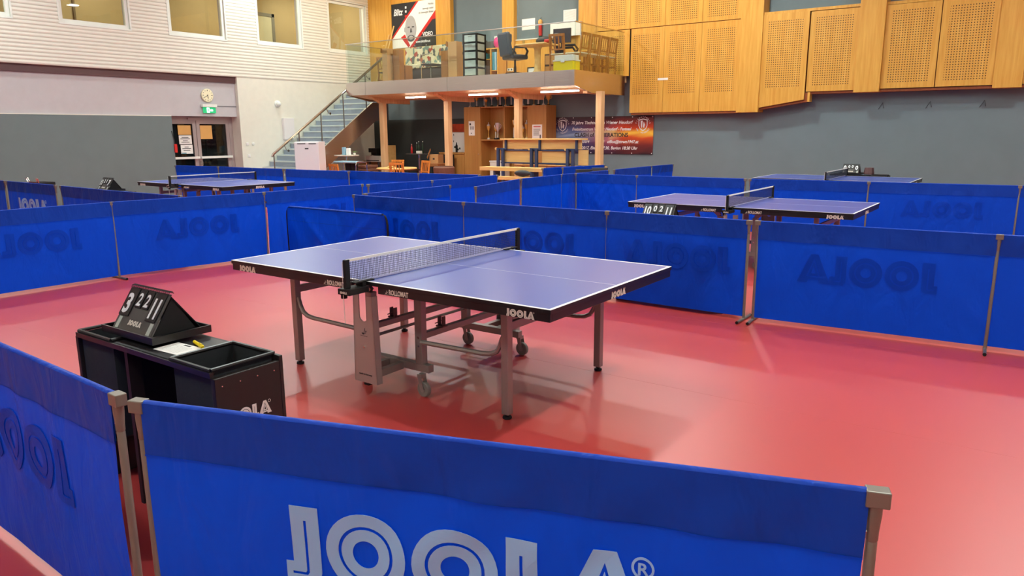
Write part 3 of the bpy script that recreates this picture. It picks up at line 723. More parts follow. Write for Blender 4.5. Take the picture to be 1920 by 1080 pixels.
# row behind the second court
barrier((-3.76, 8.12), (-2.46, 8.11), B+'behind the left end of the table in the second court')
barrier((-2.44, 8.11), (-.57, 8.19), B+'behind the net of the table in the second court', posts=(-1,))
barrier((-.55, 8.2), (1.24, 8.36), B+'behind the right end of the table in the second court')
barrier((1.26, 8.37), (3.12, 8.58), B+'right of the table in the second court', 'relief', posts=(-1,))
barrier((3.14, 8.6), (5.0, 8.8), B+'at the right edge in the row behind the second court', 'relief', posts=(-1,))
# far row in front of doors, fridge and seating
barrier((-14.0, 6.28), (-12.43, 6.45), B+'in front of the glass doors, against the grey wall panel')
barrier((-12.41, 6.47), (-11.06, 6.42), B+'in the far row, right of the doors', posts=(-1,))
barrier((-11.04, 6.41), (-10.02, 6.43), B+'in the far row, below the light switches', posts=(-1,))
barrier((-10.0, 6.43), (-8.05, 6.50), B+'in the far row, in front of the white fridge')
barrier((-8.47, 6.62), (-6.32, 6.68), B+'in the far row, in front of the round table')
barrier((-6.30, 6.69), (-4.98, 6.84), B+'in the far row, in front of the low oak cabinet', posts=(-1,))
# row in front of the far left court
barrier((-12.66, 1.42), (-10.84, 1.40), B+'at the left edge in the far left court, mostly cut off', 'print')
barrier((-10.80, 1.40), (-8.95, 1.37), B+'far left, with pale lettering half hidden', 'print')
barrier((-8.77, 1.35), (-7.29, 1.29), B+'far left, below the tent-shaped scoreboard')
barrier((-7.27, 1.28), (-5.42, 1.30), B+'far left, before the left end of the table', posts=(-1,))
# loose ones in front of the benches
barrier((-5.40, 9.5), (-5.22, 10.9), B+'loose before the bench, left one')
barrier((-5.18, 9.96), (-5.0, 11.56), B+'loose before the bench, right one')
# hoop-framed screen
hp = thing('hoop_screen', 'low blue screen on a black tube hoop behind the nearest table', 'screen', (-4.80, 2.40, 0), -.012)
Pq = [(0,0,.012)] + [(0,0,.58), (.01,0,.64), (.035,0,.685), (.08,0,.70)] + [(1.80,0,.70), (1.845,0,.685), (1.87,0,.64), (1.88,0,.58), (1.88,0,.012)]
obj('frame', G().tube(Pq, .013, 8), m_blackmat, hp, smooth=True)
def hoopc(u, v):
    x = .03+1.82*u; z = .04+.655*v
    fold = .03*math.exp(-((u-.12-.9*(1-v)*.5)/.05)**2)+.025*math.exp(-((u-.92+.5*(1-v))/.05)**2)+.012*math.sin(16*u+3*v)*v
    sag = .02*math.sin(PI*u)*math.sin(PI*v)
    return (x, -.016-(fold+sag)*(1-v**4), z)
hc = obj('cloth', G().grid(hoopc, 60, 20), m_cloth, hp, smooth=True)
obj('hem_band', G().grid(lambda i, j: (.075+1.73*i, -.017*math.cos(PI*j), .70+.017*math.sin(PI*j)), 1, 6), m_hem, hc)
obj('seam', G().grid(lambda i, j: (lambda p: (p[0], p[1]-.003, p[2]))(hoopc(i, .74+.006*j)), 60, 1), m_hem, hc)
obj('foot', G().tube([(0,-.15,.012),(0,.06,.012)], .012, 8), m_blackmat, hp); obj('foot', G().tube([(1.88,-.15,.012),(1.88,.06,.012)], .012, 8), m_blackmat, hp)

# ------------------------------------------------------------------ umpire stands and scoreboards
def umpire(loc, label):
    t = thing('umpire_stand', label, 'stand', loc, 0, 'umpire stands')
    # local x 0..1.11, y 0..0.32 (0 = open side towards us)
    obj('side_panel', G().box(1.085, .0, 0, 1.11, .30, .735), m_mdf, t, bevel=.003)
    obj('side_panel', G().box(0, .0, 0, .025, .30, .735), m_mdf, t, bevel=.003)
    obj('back_panel', G().box(0, .30, .06, 1.11, .318, .755), m_mdf, t, bevel=.003)
    obj('inner_upright', G().box(.40, .02, 0, .425, .08, .72), m_mdf, t)
    obj('tray', G().box(.33, .0, .745, .79, .30, .757), m_black, t, bevel=.002)
    obj('front_rail', G().box(.02, -.005, .735, 1.09, .012, .757), m_black, t)
    for x0, x1 in ((.02, .33), (.79, 1.085)):
        b = obj('ball_bin', G().grid(lambda i, j: ((x0+.02) if False else x0+.012+(x1-x0-.024)*i, .016, .30+.455*j), 1, 1)
                .grid(lambda i, j: (x0+.012+(x1-x0-.024)*i, .29, .30+.455*j), 1, 1)
                .grid(lambda i, j: (x0+.012, .016+.274*i, .30+.455*j), 1, 1).grid(lambda i, j: (x1-.012, .016+.274*i, .30+.455*j), 1, 1)
                .grid(lambda i, j: (x0+.012+(x1-x0-.024)*i, .016+.274*j, .30-.05*math.sin(PI*i)), 6, 6), m_binfab, t)
        r = .0085
        obj('bin_rim', G().tube([(x0+.008, .008, .763), (x1-.008, .008, .763)], r, 8).tube([(x0+.008, .298, .763), (x1-.008, .298, .763)], r, 8)
            .tube([(x0+.008, .008, .763), (x0+.008, .298, .763)], r, 8).tube([(x1-.008, .008, .763), (x1-.008, .298, .763)], r, 8), m_black, b)
    sp = kids(t)[0]
    place(LOGO, 'lettering', sp, (1.1125, .0, .53), (0, 0, PI/2), .057)
    place(text_mesh('TISCHTENNIS', .018, m_logo, 'LEFT', .2), 'lettering', sp, (1.1112, .12, .505), (0, 0, PI/2))
    for yy in (.03, .11, .19, .27): obj('screw', G().lathe([(.004, 0), (.003, .003)], 6, (1.11, yy, .7), 'x'), m_steel, sp)
    obj('shelf', G().box(.025, .08, .42, 1.085, .10, .44), m_mdf, t)
    return t
UM = umpire((-.25, -2.355, 0), 'black umpire stand with two fabric ball bins beside the nearest court')
dup(UM, (-.03, 2.66, 0), 0, 'black umpire stand under the scoreboard reading 10 0 2 11')
dup(UM, (-9.32, 1.92, 0), 0, 'black umpire stand under the small tent-shaped scoreboard far left')
dup(UM, (-.3, 12.55, 0), 0, 'black umpire stand behind the farthest table under the scoreboard')

def scoreboard(loc, digits, label, rz=0, z0=0):
    t = thing('scoreboard', label, 'scoreboard', loc, rz, 'flip scoreboards')
    ft, fb = Vector((0, .0, .19)), Vector((0, -.115, .02))
    obj('base_tray', G().box(-.215, -.14, 0, .215, .14, .006).box(-.215, -.14, .006, .215, -.133, .032).box(-.215, .133, .006, .215, .14, .032).box(-.215, -.133, .006, -.208, .133, .032).box(.208, -.133, .006, .215, .133, .032), m_black, t)
    ang = math.atan2(.115, .17)      # lean of the front face
    fr = obj('front_board', G().box(-.16, -.004, 0, .16, 0, .205), m_darkgrey, t, (0, -.115, .02), (-ang, 0, 0))
    obj('back_board', G().box(-.16, 0, 0, .16, .004, .215), m_blackmat, t, (0, .125, .01), (ang+.06, 0, 0))
    obj('side_wing', G().prism([(-.1, .02), (.1, .02), (.0, .175)], 'x', .15, .155), m_blackmat, t)
    g = G()
    for i in range(34):
        x = -.155+.31*i/33; g.tube([(x, -.012, -.004), (x, -.008, .008), (x, .006, .01), (x, .012, .0)], .0016, 5)
    obj('ring_binding', g, m_blackmat, t, (0, 0, .194))
    for (cx, w, h, s) in ((-.115, .078, .135, digits[0]), (-.036, .046, .088, digits[1]), (.026, .046, .088, digits[2]), (.108, .078, .135, digits[3])):
        c = obj('flip_card', G().box(-w/2, -.012, -h, w/2, -.0045, 0), m_black, t, (0+cx, -.115+.2*math.sin(ang), .02+.2*math.cos(ang)), (-ang, 0, 0), bevel=.002)
        sz = h*.95
        place(text_mesh(s, sz, m_line, 'CENTER', 0, .004 if h > .1 else .002, sx=.82 if len(s) < 2 else .62), 'digit', c, (0, -.0128, -h*.88))
    place(LOGO, 'lettering', fr, (-.052, -.006, .028), (0, 0, 0), .025)
    for x in (-.13, .13): obj('reflector', G().box(x-.013, -.0055, .004, x+.013, -.004, .06), m_drawer, fr)
    return t
scoreboard((.125, -2.165, .772), ('3', '2', '2', '11'), 'black flip scoreboard reading 3 2 2 11 on the nearest umpire stand')
scoreboard((.36, 2.8, .772), ('10', '0', '2', '11'), 'black flip scoreboard reading 10 0 2 11 in front of the second table')
scoreboard((-8.77, 2.08, .772), ('11', '2', '1', '7'), 'small tent-shaped scoreboard reading 11 2 1 7 above the far left barrier')
scoreboard((.1, 12.7, .772), ('0', '0', '0', '0'), 'scoreboard reading 0 0 0 0 behind the farthest table')
tag(obj('score_box', G().lathe([(.095, 0), (.1, .02), (.085, .13), (.08, .135)], 8), m_brown, None, (.43, 12.72, .772)), 'small dark tapered box beside the scoreboard reading 0 0 0 0', 'box')
t = thing('score_sheet', 'white score sheet lying on the umpire stand beside the scoreboard', 'paper', (.42, -2.24, .7575), .05)
obj('sheet', G().box(-.085, -.06, 0, .085, .06, .0006), m_paper, t)
g = G()
for k in range(9): g.box(-.06, -.045+.009*k, .0007, .06, -.043+.009*k, .0009)
obj('print_lines', g, M('pale_print_grey', (190, 190, 190), .7), t); obj('heading', G().box(-.02, .04, .0007, .025, .05, .0009), m_ink, t)
t = thing('pen', 'yellow marker pen lying beside the white score sheet', 'pen', (.455, -2.165, .765), -.25)
obj('barrel', G().tube([(-.05,0,0),(.025,0,0)], .0075, 10), m_yellow, t); obj('cap', G().tube([(.02,0,0),(.055,0,0),(.06,0,0)], [.0085,.0085,.005], 10).box(.02,-.002,.008,.055,.002,.011), m_yellow, t)

# ------------------------------------------------------------------ wall fittings on the left
t = thing('wall_clock', 'round cream wall clock above the exit sign', 'clock', (XF+.004, 8.335, 2.67))
obj('case', G().lathe([(.17, 0), (.178, .01), (.178, .04), (.168, .045)], 28, (0,0,0), 'x'), M('cream_plastic', (216, 208, 176), .4), t)
fc = obj('dial', G().lathe([(.165, .0405), (.165, .0465)], 28, (0,0,0), 'x'), M('cream_dial', (240, 234, 200), .5), t)
for k in range(12):
    a = k*PI/6; r0 = .125 if k % 3 else .115
    obj('hour_mark', G().bar((.048, r0*math.sin(a), r0*math.cos(a)), (.048, .148*math.sin(a), .148*math.cos(a)), .012 if k % 3 else .018, .002, (1,0,0)), m_ink, fc)
def hand(nm, deg, L, w): a = math.radians(deg); obj(nm, G().bar((.05, -.02*math.sin(a), -.02*math.cos(a)), (.05, L*math.sin(a), L*math.cos(a)), w, .003, (1,0,0)), m_ink, t)
hand('hour_hand', 170, .085, .016); hand('minute_hand', 240, .125, .011)
t = thing('exit_sign', 'green lit emergency exit sign over the glass doors', 'sign', (XF+.004, 8.36, 2.2))
obj('lamp_housing', G().box(0, -.23, .16, .09, .21, .235), m_wframe, t)
sg = obj('sign_plate', G().box(.03, -.19, .0, .045, .19, .155), m_exit, t)
obj('white_field', G().box(.0455, -.085, .01, .0465, .0, .145).box(.0455, .02, .05, .0465, .1, .1), m_exitw, sg)
obj('running_figure', G().box(.047, -.06, .05, .0475, -.035, .11).ball((.0472, -.035, .122), .011, 8, 5, (.1,1,1)).bar((.047,-.05,.055),(.047,-.07,.02),.01,.001,(1,0,0)).bar((.047,-.05,.055),(.047,-.02,.03),.01,.001,(1,0,0)).bar((.047,-.045,.1),(.047,-.015,.085),.008,.001,(1,0,0)), m_exit, sg)
obj('arrow', G().prism([(.06,.045),(.105,.075),(.06,.105)], 'x', .047, .0475).box(.047, .02, .066, .0475, .06, .084), m_exitw, sg)
t = thing('motion_detector', 'round white detector dome on the plain wall right of the recess', 'detector', (XL+.002, 10.55, 2.5))
obj('base', G().lathe([(.1, 0), (.1, .03), (.085, .04)], 16, (0,0,0), 'x'), m_wframe, t); obj('dome', G().ball((.06, 0, 0), .075, 14, 8), m_wframe, t, smooth=True)
tag(obj('wall_cabinet', G().box(0, -.19, 0, .09, .19, .63), m_fridge, None, (XL+.002, 10.87, 1.46), bevel=.006), 'flat white cabinet on the wall beside the stairs', 'cabinet')
for (y, z, lb) in ((9.42, 1.35, 'upper square white light switch beside the glass doors'), (9.45, 1.02, 'lower square white light switch beside the glass doors')):
    t = thing('light_switch', lb, 'switch', (XL+.001, y, z), 0, 'switches beside the doors')
    obj('plate', G().box(0, -.045, -.045, .012, .045, .045), m_wframe, t, bevel=.003); obj('rocker', G().box(.012, -.03, -.03, .017, .03, .03), m_fridge, t)
t = thing('round_switch', 'round white wall knob right of the upper light switch', 'switch', (XL+.001, 9.62, 1.35)); obj('plate', G().lathe([(.05,0),(.05,.012),(.04,.018)], 16, (0,0,0), 'x'), m_wframe, t); obj('knob', G().lathe([(.022,.012),(.02,.035)], 12, (0,0,0), 'x'), m_fridge, t)

# fridge in front of the stairs
t = thing('fridge', 'tall white fridge in front of the stairs', 'fridge', (-11.75, 8.6, 0), .62)
obj('body', G().box(-.3, -.29, .02, .3, .31, 1.44), m_fridge, t, bevel=.008)
d = obj('door', G().box(-.3, -.35, .05, .3, -.295, 1.43), m_fridge, t, bevel=.012)
obj('grip', G().box(-.22, -.356, 1.385, -.02, -.35, 1.405).box(.06, -.356, 1.385, .24, -.35, 1.405), m_darkgrey, d)
obj('badge', G().box(-.04, -.353, 1.26, .05, -.349, 1.29), m_darkgrey, d); obj('badge', G().box(-.06, -.353, .72, .06, -.349, .728), m_darkgrey, d)
obj('foot', G().box(-.28, -.28, 0, -.22, -.22, .02), m_blackmat, t); obj('foot', G().box(.22, -.28, 0, .28, -.22, .02), m_blackmat, t)

# ------------------------------------------------------------------ chairs and seating below the gallery
def slat_chair(name, label, loc, rz, mw, mseat, group=None, H=.86, ns=5, zseat=.45):
    t = thing(name, label, 'chair', loc, rz, group)
    obj('seat', G().box(-.21, -.21, zseat-.03, .21, .2, zseat), mseat, t, bevel=.008)
    for sx in (-1, 1):
        obj('leg', G().bar((sx*.19, -.19, 0), (sx*.19, -.19, zseat-.03), .035, .035, (0,1,0)), mw, t)
        obj('leg', G().bar((sx*.19, .2, 0), (sx*.19, .19, zseat), .035, .035, (0,1,0)).bar((sx*.19, .19, zseat), (sx*.19, .25, H), .032, .032, (0,1,0)), mw, t)
        obj('stretcher', G().bar((sx*.19, -.18, .2), (sx*.19, .18, .2), .02, .025), mw, t)
    obj('back_rail', G().bar((-.2, .25, H-.03), (.2, .25, H-.03), .03, .06), mw, t)
    obj('back_rail', G().bar((-.19, .205, zseat+.09), (.19, .205, zseat+.09), .025, .035), mw, t)
    for k in range(ns):
        x = -.15+.3*k/(ns-1); obj('slat', G().bar((x, .207, zseat+.09), (x, .247, H-.05), .03 if ns < 5 else .022, .014, (0,1,0)), mw, t)
    obj('stretcher', G().bar((-.19, -.19, .26), (.19, -.19, .26), .02, .025), mw, t)
    return t
C1 = slat_chair('wooden_chair', 'orange-brown slatted chair behind the round table, left one', (-12.25, 12.05, 0), .25, m_chairwood2, m_chairwood2, 'slatted chairs below the gallery')
dup(C1, (-11.2, 11.98, 0), -.25, 'orange-brown slatted chair behind the round table, right one')
dup(C1, (-11.0, 11.0, 0), -2.75, 'orange-brown slatted chair at the near right of the round table')
dup(C1, (-11.7, 9.55, 0), 3.0, 'orange-brown slatted chair in front of the chrome trolley')
t = thing('round_table', 'round wooden table under the gallery with cups on it', 'table', (-11.6, 11.5, 0))
obj('tabletop', G().lathe([(.55, .64), (.57, .65), (.57, .67), (.555, .68)], 32), m_ply, t); obj('pedestal', G().lathe([(.05, .03), (.04, .3), (.05, .64)], 12), m_darkwood, t); obj('foot_plate', G().lathe([(.3, 0), (.28, .03)], 20), m_blackmat, t)
tag(obj('cup', G().lathe([(.035, 0), (.04, .11), (.035, .11), (.03, .01)], 14), m_blackmat, None, (-11.35, 11.42, .68)), 'tall dark cup on the round table, the right of two', 'cup')
tag(obj('cup', G().lathe([(.045, 0), (.05, .08), (.045, .08), (.04, .01)], 14), m_blackmat, None, (-11.52, 11.48, .68)), 'short dark cup on the round table, the left of two', 'cup')
tag(obj('dish', G().lathe([(.05, 0), (.1, .035), (.09, .04), (.04, .01)], 16), M('pale_yellow_dish', (228, 214, 140), .4), None, (-11.75, 11.4, .68)), 'pale yellow dish on the round table', 'dish')
t = thing('trolley', 'chrome tube trolley with pale blue cover near the stairs', 'trolley', (-12.1, 10.2, 0))
for x in (-.46, .46):
    obj('side_frame', G().tube([(x, -.2, 0), (x, -.2, .8), (x, -.17, .87), (x, -.13, .885), (x, .13, .885), (x, .17, .87), (x, .2, .8), (x, .2, 0)], .014, 6), m_chrome, t)
obj('cover', G().box(-.44, -.19, .85, .44, .19, .895), m_lightblue, t, bevel=.015)
for x in (-.1, .0, .12, .22): obj('hanging_bag', G().bar((x, 0, .84), (x+.05, .02, .35), .1, .06), m_blackmat, t)
t = thing('cushion_stack', 'stack of brown woven cushions beside the chrome trolley', 'cushions', (-12.95, 11.66, 0))
for k in range(6): obj('cushion', G().box(-.26+.01*k, -.25, .16+.095*k, .26-.012*k, .25, .245+.095*k), m_brownstack, t, bevel=.02)
obj('base', G().box(-.24, -.24, 0, .24, .24, .16), m_darkwood, t)
t = thing('bar_table', 'high pale bar table under the stair string with packets on it', 'table', (-12.97, 10.9, 0))
obj('tabletop', G().lathe([(.33, 1.0), (.35, 1.01), (.35, 1.03)], 24), m_beige, t); obj('column', G().lathe([(.035, .03), (.035, 1.0)], 12), m_chrome, t); obj('foot_plate', G().lathe([(.25, 0), (.24, .03)], 20), m_chrome, t)
for k, (x, y, w, h, mt, lb) in enumerate(((-13.0, 10.84, .1, .22, m_lightblue, 'pale blue packet on the bar table by the stairs'), (-12.84, 10.86, .11, .19, m_paper, 'white packet on the bar table by the stairs'))):
    p = tag(obj('packet', G().box(-w/2, -.04, 0, w/2, .04, h), mt, None, (x, y, 1.03), (0, 0, .2), bevel=.01), lb, 'packet')
t = thing('potted_plant', 'small green plant on the bar table by the stairs', 'plant', (-12.78, 11.02, 1.03)); obj('pot', G().lathe([(.03,0),(.045,.06)], 10), m_plasticw, t)
for k in range(7):
    a = k*.9; obj('leaf', G().add([(0,0,.06),(.06*math.cos(a)-.015*math.sin(a),.06*math.sin(a)+.015*math.cos(a),.11),(.13*math.cos(a),.13*math.sin(a),.09),(.06*math.cos(a)+.015*math.sin(a),.06*math.sin(a)-.015*math.cos(a),.108)], [(0,1,2,3)]), M('leaf_green', (90, 130, 60), .5) if k == 0 else bpy.data.materials['leaf_green'], t)
t = thing('counter_block', 'light wooden block holding the coffee machine under the stairs', 'cabinet', (-14.2, 13.5, 0)); obj('body', G().box(-.75, -.3, 0, .3, .3, .76), m_cab, t); obj('upright_board', G().box(.3, -.3, 0, .45, .2, 1.25), m_ply, t)
t = thing('coffee_machine', 'black coffee machine under the stairs', 'machine', (-14.3, 13.3, .76))
obj('body', G().box(-.12, -.05, 0, .12, .14, .4), m_black, t, bevel=.01); obj('head', G().box(-.12, -.16, .27, .12, -.05, .4), m_black, t, bevel=.01); obj('drip_tray', G().box(-.11, -.16, 0, .11, -.05, .04), m_blackmat, t); obj('jug', G().lathe([(.05,.045),(.07,.09),(.06,.18),(.045,.2)], 14, (0,-.11,0)), m_steel, t)
t = thing('convector', 'long beige heater box on legs below the gallery, right of the coffee machine', 'heater', (-14.42, 13.0, .74)); obj('leg', G().box(.1, .03, -.74, .14, .09, 0), m_darkgrey, t); obj('leg', G().box(.5, .03, -.74, .54, .09, 0), m_darkgrey, t); obj('case', G().box(0, 0, 0, .64, .12, .19), m_beige, t, bevel=.006); obj('grille', G().box(.04, -.003, .03, .6, 0, .06), m_darkgrey, t)

# dark bar with bottles, box, side stool, basket chair
t = thing('standing_table', 'narrow standing table with steel leg carrying sauce bottles', 'table', (-12.2, 13.1, 0)); obj('tabletop', G().box(-.32, -.25, 1.0, .34, .25, 1.025), m_darkgrey, t); obj('column', G().lathe([(.03, .02), (.03, 1.0)], 12), m_chrome, t); obj('foot_plate', G().lathe([(.25, 0), (.24, .02)], 18), m_blackmat, t)
def bottle(loc, mt, label, h=.24, capm=None):
    t = thing('bottle', label, 'bottle', loc, 0, 'bottles on the standing table')
    obj('body', G().lathe([(.03, 0), (.034, .01), (.034, h*.6), (.014, h*.78), (.012, h*.94)], 12), mt, t, smooth=True); obj('cap', G().lathe([(.014, h*.94), (.014, h)], 10), capm or m_plasticw, t); return t
bottle((-12.45, 13.05, 1.025), m_ketchup, 'red sauce bottle, leftmost on the standing table', .28)
bottle((-12.33, 13.15, 1.025), m_bottleg, 'dark bottle second from left on the standing table', .32)
bottle((-12.22, 13.12, 1.025), m_bottleg, 'dark bottle third from left on the standing table', .36)
bottle((-12.1, 13.16, 1.025), m_bottleg, 'dark bottle rightmost on the standing table', .36)
tag(obj('napkin_box', G().box(-.08, -.05, 0, .08, .05, .08), m_plasticw, None, (-12.12, 13.02, 1.025), bevel=.005), 'small white box in front of the bottles on the standing table', 'box')
t = thing('dark_cabinet', 'black cabinet behind the round table beside the standing table', 'cabinet', (-11.7, 13.6, 0)); obj('body', G().box(-.25, -.2, 0, .3, .2, .98), m_blackmat, t); obj('door', G().box(-.22, -.215, .05, .27, -.2, .93), m_black, t)
t = thing('side_stool', 'small dark stool with a rough wooden top holding a cardboard box', 'stool', (-11.35, 12.9, 0)); obj('top', G().box(-.22, -.2, .66, .22, .2, .76), m_card2, t, bevel=.02); obj('column', G().lathe([(.04,.02),(.04,.66)], 10), m_blackmat, t); obj('foot_plate', G().lathe([(.2,0),(.2,.02)], 16), m_blackmat, t)
t = thing('cardboard_box', 'brown cardboard box on the stool below the gallery', 'box', (-11.38, 12.95, .76)); obj('body', G().box(-.17, -.12, 0, .17, .12, .25), m_card, t); obj('flap', G().bar((-.17, -.12, .25), (-.12, -.2, .3), .3, .006, (1,0,0)), m_card, t); obj('print_mark', G().box(-.035, -.1215, .1, .035, -.12, .15), m_ink, t)
t = thing('small_side_table', 'low wooden side table behind the round table', 'table', (-12.2, 12.6, 0)); obj('tabletop', G().box(-.4, -.25, .53, .25, .25, .57), m_darkwood, t)
for x in (-.36, .21): obj('leg', G().box(x-.02, -.2, 0, x+.02, -.16, .53), m_darkwood, t); obj('leg', G().box(x-.02, .16, 0, x+.02, .2, .53), m_darkwood, t)
t = thing('basket_chair', 'dark brown tub chair in front of the oak cabinet', 'chair', (-9.85, 11.5, 0), .3)
obj('shell', G().lathe([(.24, .38), (.27, .45), (.29, .72), (.25, .76), (.23, .5), (.1, .42)], 16), m_brownstack, t, smooth=True)
for a in (0.8, 2.3, 3.9, 5.5): obj('leg', G().tube([(.2*math.cos(a), .2*math.sin(a), .4), (.25*math.cos(a), .25*math.sin(a), 0)], .015, 6), m_blackmat, t)

# ------------------------------------------------------------------ cabinets and trophies
t = thing('low_cabinet', 'low oak cabinet left of the tall trophy cabinet', 'cabinet', (-11.6, 14.2, 0)); obj('body', G().box(-.5, -.25, 0, .49, .24, 1.0), m_cab, t); obj('top', G().box(-.52, -.28, 1.0, .49, .24, 1.04), m_cab, t)
for x0, x1 in ((-.49, -.01), (0.0, .48)): d = obj('door', G().box(x0, -.268, .05, x1, -.25, .97), m_cab, t); obj('knob', G().ball((x1-.05 if x0 < -.1 else x0+.05, -.28, .7), .015, 8, 6), m_steel, d)
t = thing('whiteboard', 'white board with small green marks leaning on the low cabinet', 'board', (-11.73, YB-.06, 1.04)); obj('board', G().box(-.25, -.02, 0, .24, .02, .6), m_paper, t); obj('frame', G().box(-.26, -.025, -.0, -.25, .02, .61).box(.24, -.025, 0, .25, .02, .61).box(-.26, -.025, .6, .25, .02, .615), m_steel, t)
for x, z, w in ((-.2, .5, .02), (-.18, .12, .06), (-.1, .05, .1), (.02, .08, .05), (-.21, .3, .02)): obj('mark', G().box(x, -.022, z, x+w, -.0205, z+.06), m_bottleg, t)
tag(obj('bottle_black', G().lathe([(.035,0),(.035,.2),(.015,.25),(.015,.3)], 12), m_blackmat, None, (-11.55, 14.1, 1.04)), 'black bottle on the low cabinet before the white board', 'bottle')
m_fire = M('fiery_red_print', (190, 70, 34), .5, 0, .4, .9, 5)
tag(obj('wall_poster', G().box(-.26, 0, 0, .26, .004, .25), m_fire, None, (-11.74, YB-.036, 1.65)), 'small fiery red poster above the white board', 'poster')
t = thing('trophy_cabinet', 'tall oak cabinet with open trophy shelves between two closed doors', 'cabinet', (0, 0, 0))
X0, X1, Y0, Y1, ZT = -11.1, -8.15, 13.95, 14.44, 2.38
obj('carcass', G().box(X0, Y1-.02, 0, X1, Y1, ZT).box(X0, Y0, 0, X0+.02, Y1-.02, ZT).box(X1-.02, Y0, 0, X1, Y1-.02, ZT).box(-10.49, Y0, 0, -10.47, Y1-.02, ZT).box(-9.64, Y0, 1.45, -9.6, Y1-.02, ZT).box(-8.8, Y0, 0, -8.77, Y1-.02, ZT)
    .box(X0+.02, Y0, ZT-.03, X1-.02, Y1-.02, ZT), m_cab, t)
obj('shelf', G().box(-10.47, Y0, 1.4, -8.8, Y1-.02, 1.435), m_cab, t)
obj('shelf', G().box(-10.47, Y0, .3, -8.8, Y1-.02, .33), m_cab, t)
d = obj('door', G().box(X0+.004, Y0-.02, .05, -10.482, Y0, ZT-.005), m_cab, t); obj('knob', G().ball((-10.55, Y0-.035, 1.0), .015, 8, 6), m_steel, d)
d = obj('door', G().box(-8.785, Y0-.02, .05, X1-.004, Y0, ZT-.005), m_cab, t); obj('knob', G().ball((-8.72, Y0-.035, 1.0), .015, 8, 6), m_steel, d)
t = thing('door_notice', 'white notice sheet on the left door of the trophy cabinet', 'paper', (-10.8, Y0-.023, 1.55)); obj('sheet', G().box(-.12, 0, 0, .11, .002, .42), m_paper, t)
obj('print_lines', G().box(-.09, -.001, .3, -.03, 0, .36).box(-.05, -.001, .17, -.03, 0, .27).box(0, -.001, .17, .02, 0, .27).box(.05, -.001, .17, .07, 0, .27).box(-.04, -.001, .05, -.01, 0, .08), m_ink, t)
t = thing('door_notice', 'white printed notice on the right door of the trophy cabinet', 'paper', (-8.45, Y0-.023, 1.35)); obj('sheet', G().box(-.17, 0, 0, .16, .002, .5), m_paper, t)
g = G()
for k in range(8): g.box(-.13, -.001, .2+.025*k, (.06 if k < 5 else .1), 0, .21+.025*k)
obj('print_lines', g, m_dgrey, t); obj('heading', G().box(-.13, -.001, .43, .11, 0, .455), m_red, t); obj('figure', G().box(.05, -.001, .02, .14, 0, .12).box(.08, -.001, .12, .12, 0, .22), m_dgrey, t)
t = thing('storage_box', 'white plastic box with lid in the lower cabinet shelf', 'box', (-9.9, 14.0, .33)); obj('body', G().box(-.22, -.1, 0, .22, .3, .45), m_plasticw, t, bevel=.01); obj('lid', G().box(-.235, -.115, .45, .235, .315, .49), m_wframe, t, bevel=.008)
def trophy(name, label, loc, kind, h, mt, group):
    t = thing(name, label, 'trophy', loc, 0, group)
    b = .1*h
    obj('base', G().lathe([(.045, 0), (.045, b*.6), (.035, b)], 10) if kind != 1 else G().box(-.04, -.04, 0, .04, .04, b), m_blackmat if kind != 2 else m_plasticw, t)
    if kind == 0:      # handled cup
        obj('cup', G().lathe([(.03, b), (.012, b+.03), (.014, h*.45), (.05, h*.62), (.075, h*.85), (.08, h), (.07, h), (.04, h*.65)], 14), mt, t, smooth=True)
        for s in (-1, 1): obj('handle', G().tube([(s*.055, 0, h*.62), (s*.1, 0, h*.68), (s*.12, 0, h*.85), (s*.08, 0, h*.93)], .007, 6), mt, t)
    elif kind == 1:    # column with small cup
        obj('column', G().lathe([(.02, b), (.02, h*.6), (.03, h*.62)], 10), m_plasticw, t); obj('cup', G().lathe([(.012, h*.62), (.012, h*.68), (.045, h*.8), (.055, h), (.045, h)], 12), mt, t, smooth=True)
    else:              # goblet with lid and finial
        obj('cup', G().lathe([(.03, b), (.01, b+.04), (.012, h*.5), (.045, h*.6), (.055, h*.78)], 12), mt, t, smooth=True); obj('lid', G().lathe([(.057, h*.78), (.04, h*.86), (.008, h*.9), (.012, h*.95), (.003, h)], 12), m_gold if mt is m_silver else m_silver, t, smooth=True)
    return t
ords = ['first', 'second', 'third', 'fourth', 'fifth', 'sixth', 'seventh', 'eighth', 'ninth', 'tenth', 'eleventh', 'twelfth', 'thirteenth', 'fourteenth', 'fifteenth', 'sixteenth', 'seventeenth', 'eighteenth']
T0 = {}
tops = [(-10.98, .33, 2), (-10.78, .27, 1), (-10.55, .4, 1), (-10.38, .26, 2), (-10.22, .44, 0), (-10.04, .36, 2), (-9.86, .44, 1), (-9.72, .38, 2), (-9.56, .42, 1), (-9.28, .38, 0), (-9.1, .42, 2), (-8.98, .33, 1), (-8.86, .4, 1), (-8.72, .3, 2), (-8.62, .36, 0), (-8.52, .36, 1), (-8.4, .38, 2), (-8.28, .28, 0)]
for k, (x, h, kd) in enumerate(tops):
    trophy('trophy', '%s trophy from the left on top of the tall oak cabinet' % ords[k], (x, 14.16+.07*((k*7) % 3-1), ZT), kd, h, m_gold if k % 2 else m_silver, 'trophies on top of the cabinet')
mids = [(-10.27, .5, 2, m_gold), (-10.08, .36, 1, m_gold), (-9.93, .48, 0, m_silver), (-9.74, .42, 1, m_gold), (-9.66+.0, .6, 2, m_gold), (-9.42, .55, 1, m_gold), (-9.25, .62, 0, m_silver), (-9.1, .4, 2, m_gold), (-8.9, .55, 2, m_gold)]
for k, (x, h, kd, mt) in enumerate(mids):
    trophy('trophy', '%s trophy from the left on the open middle shelf of the oak cabinet' % ords[k], (x, 14.06+.1*(k % 2), 1.435), kd, h, mt, 'trophies on the open shelf')

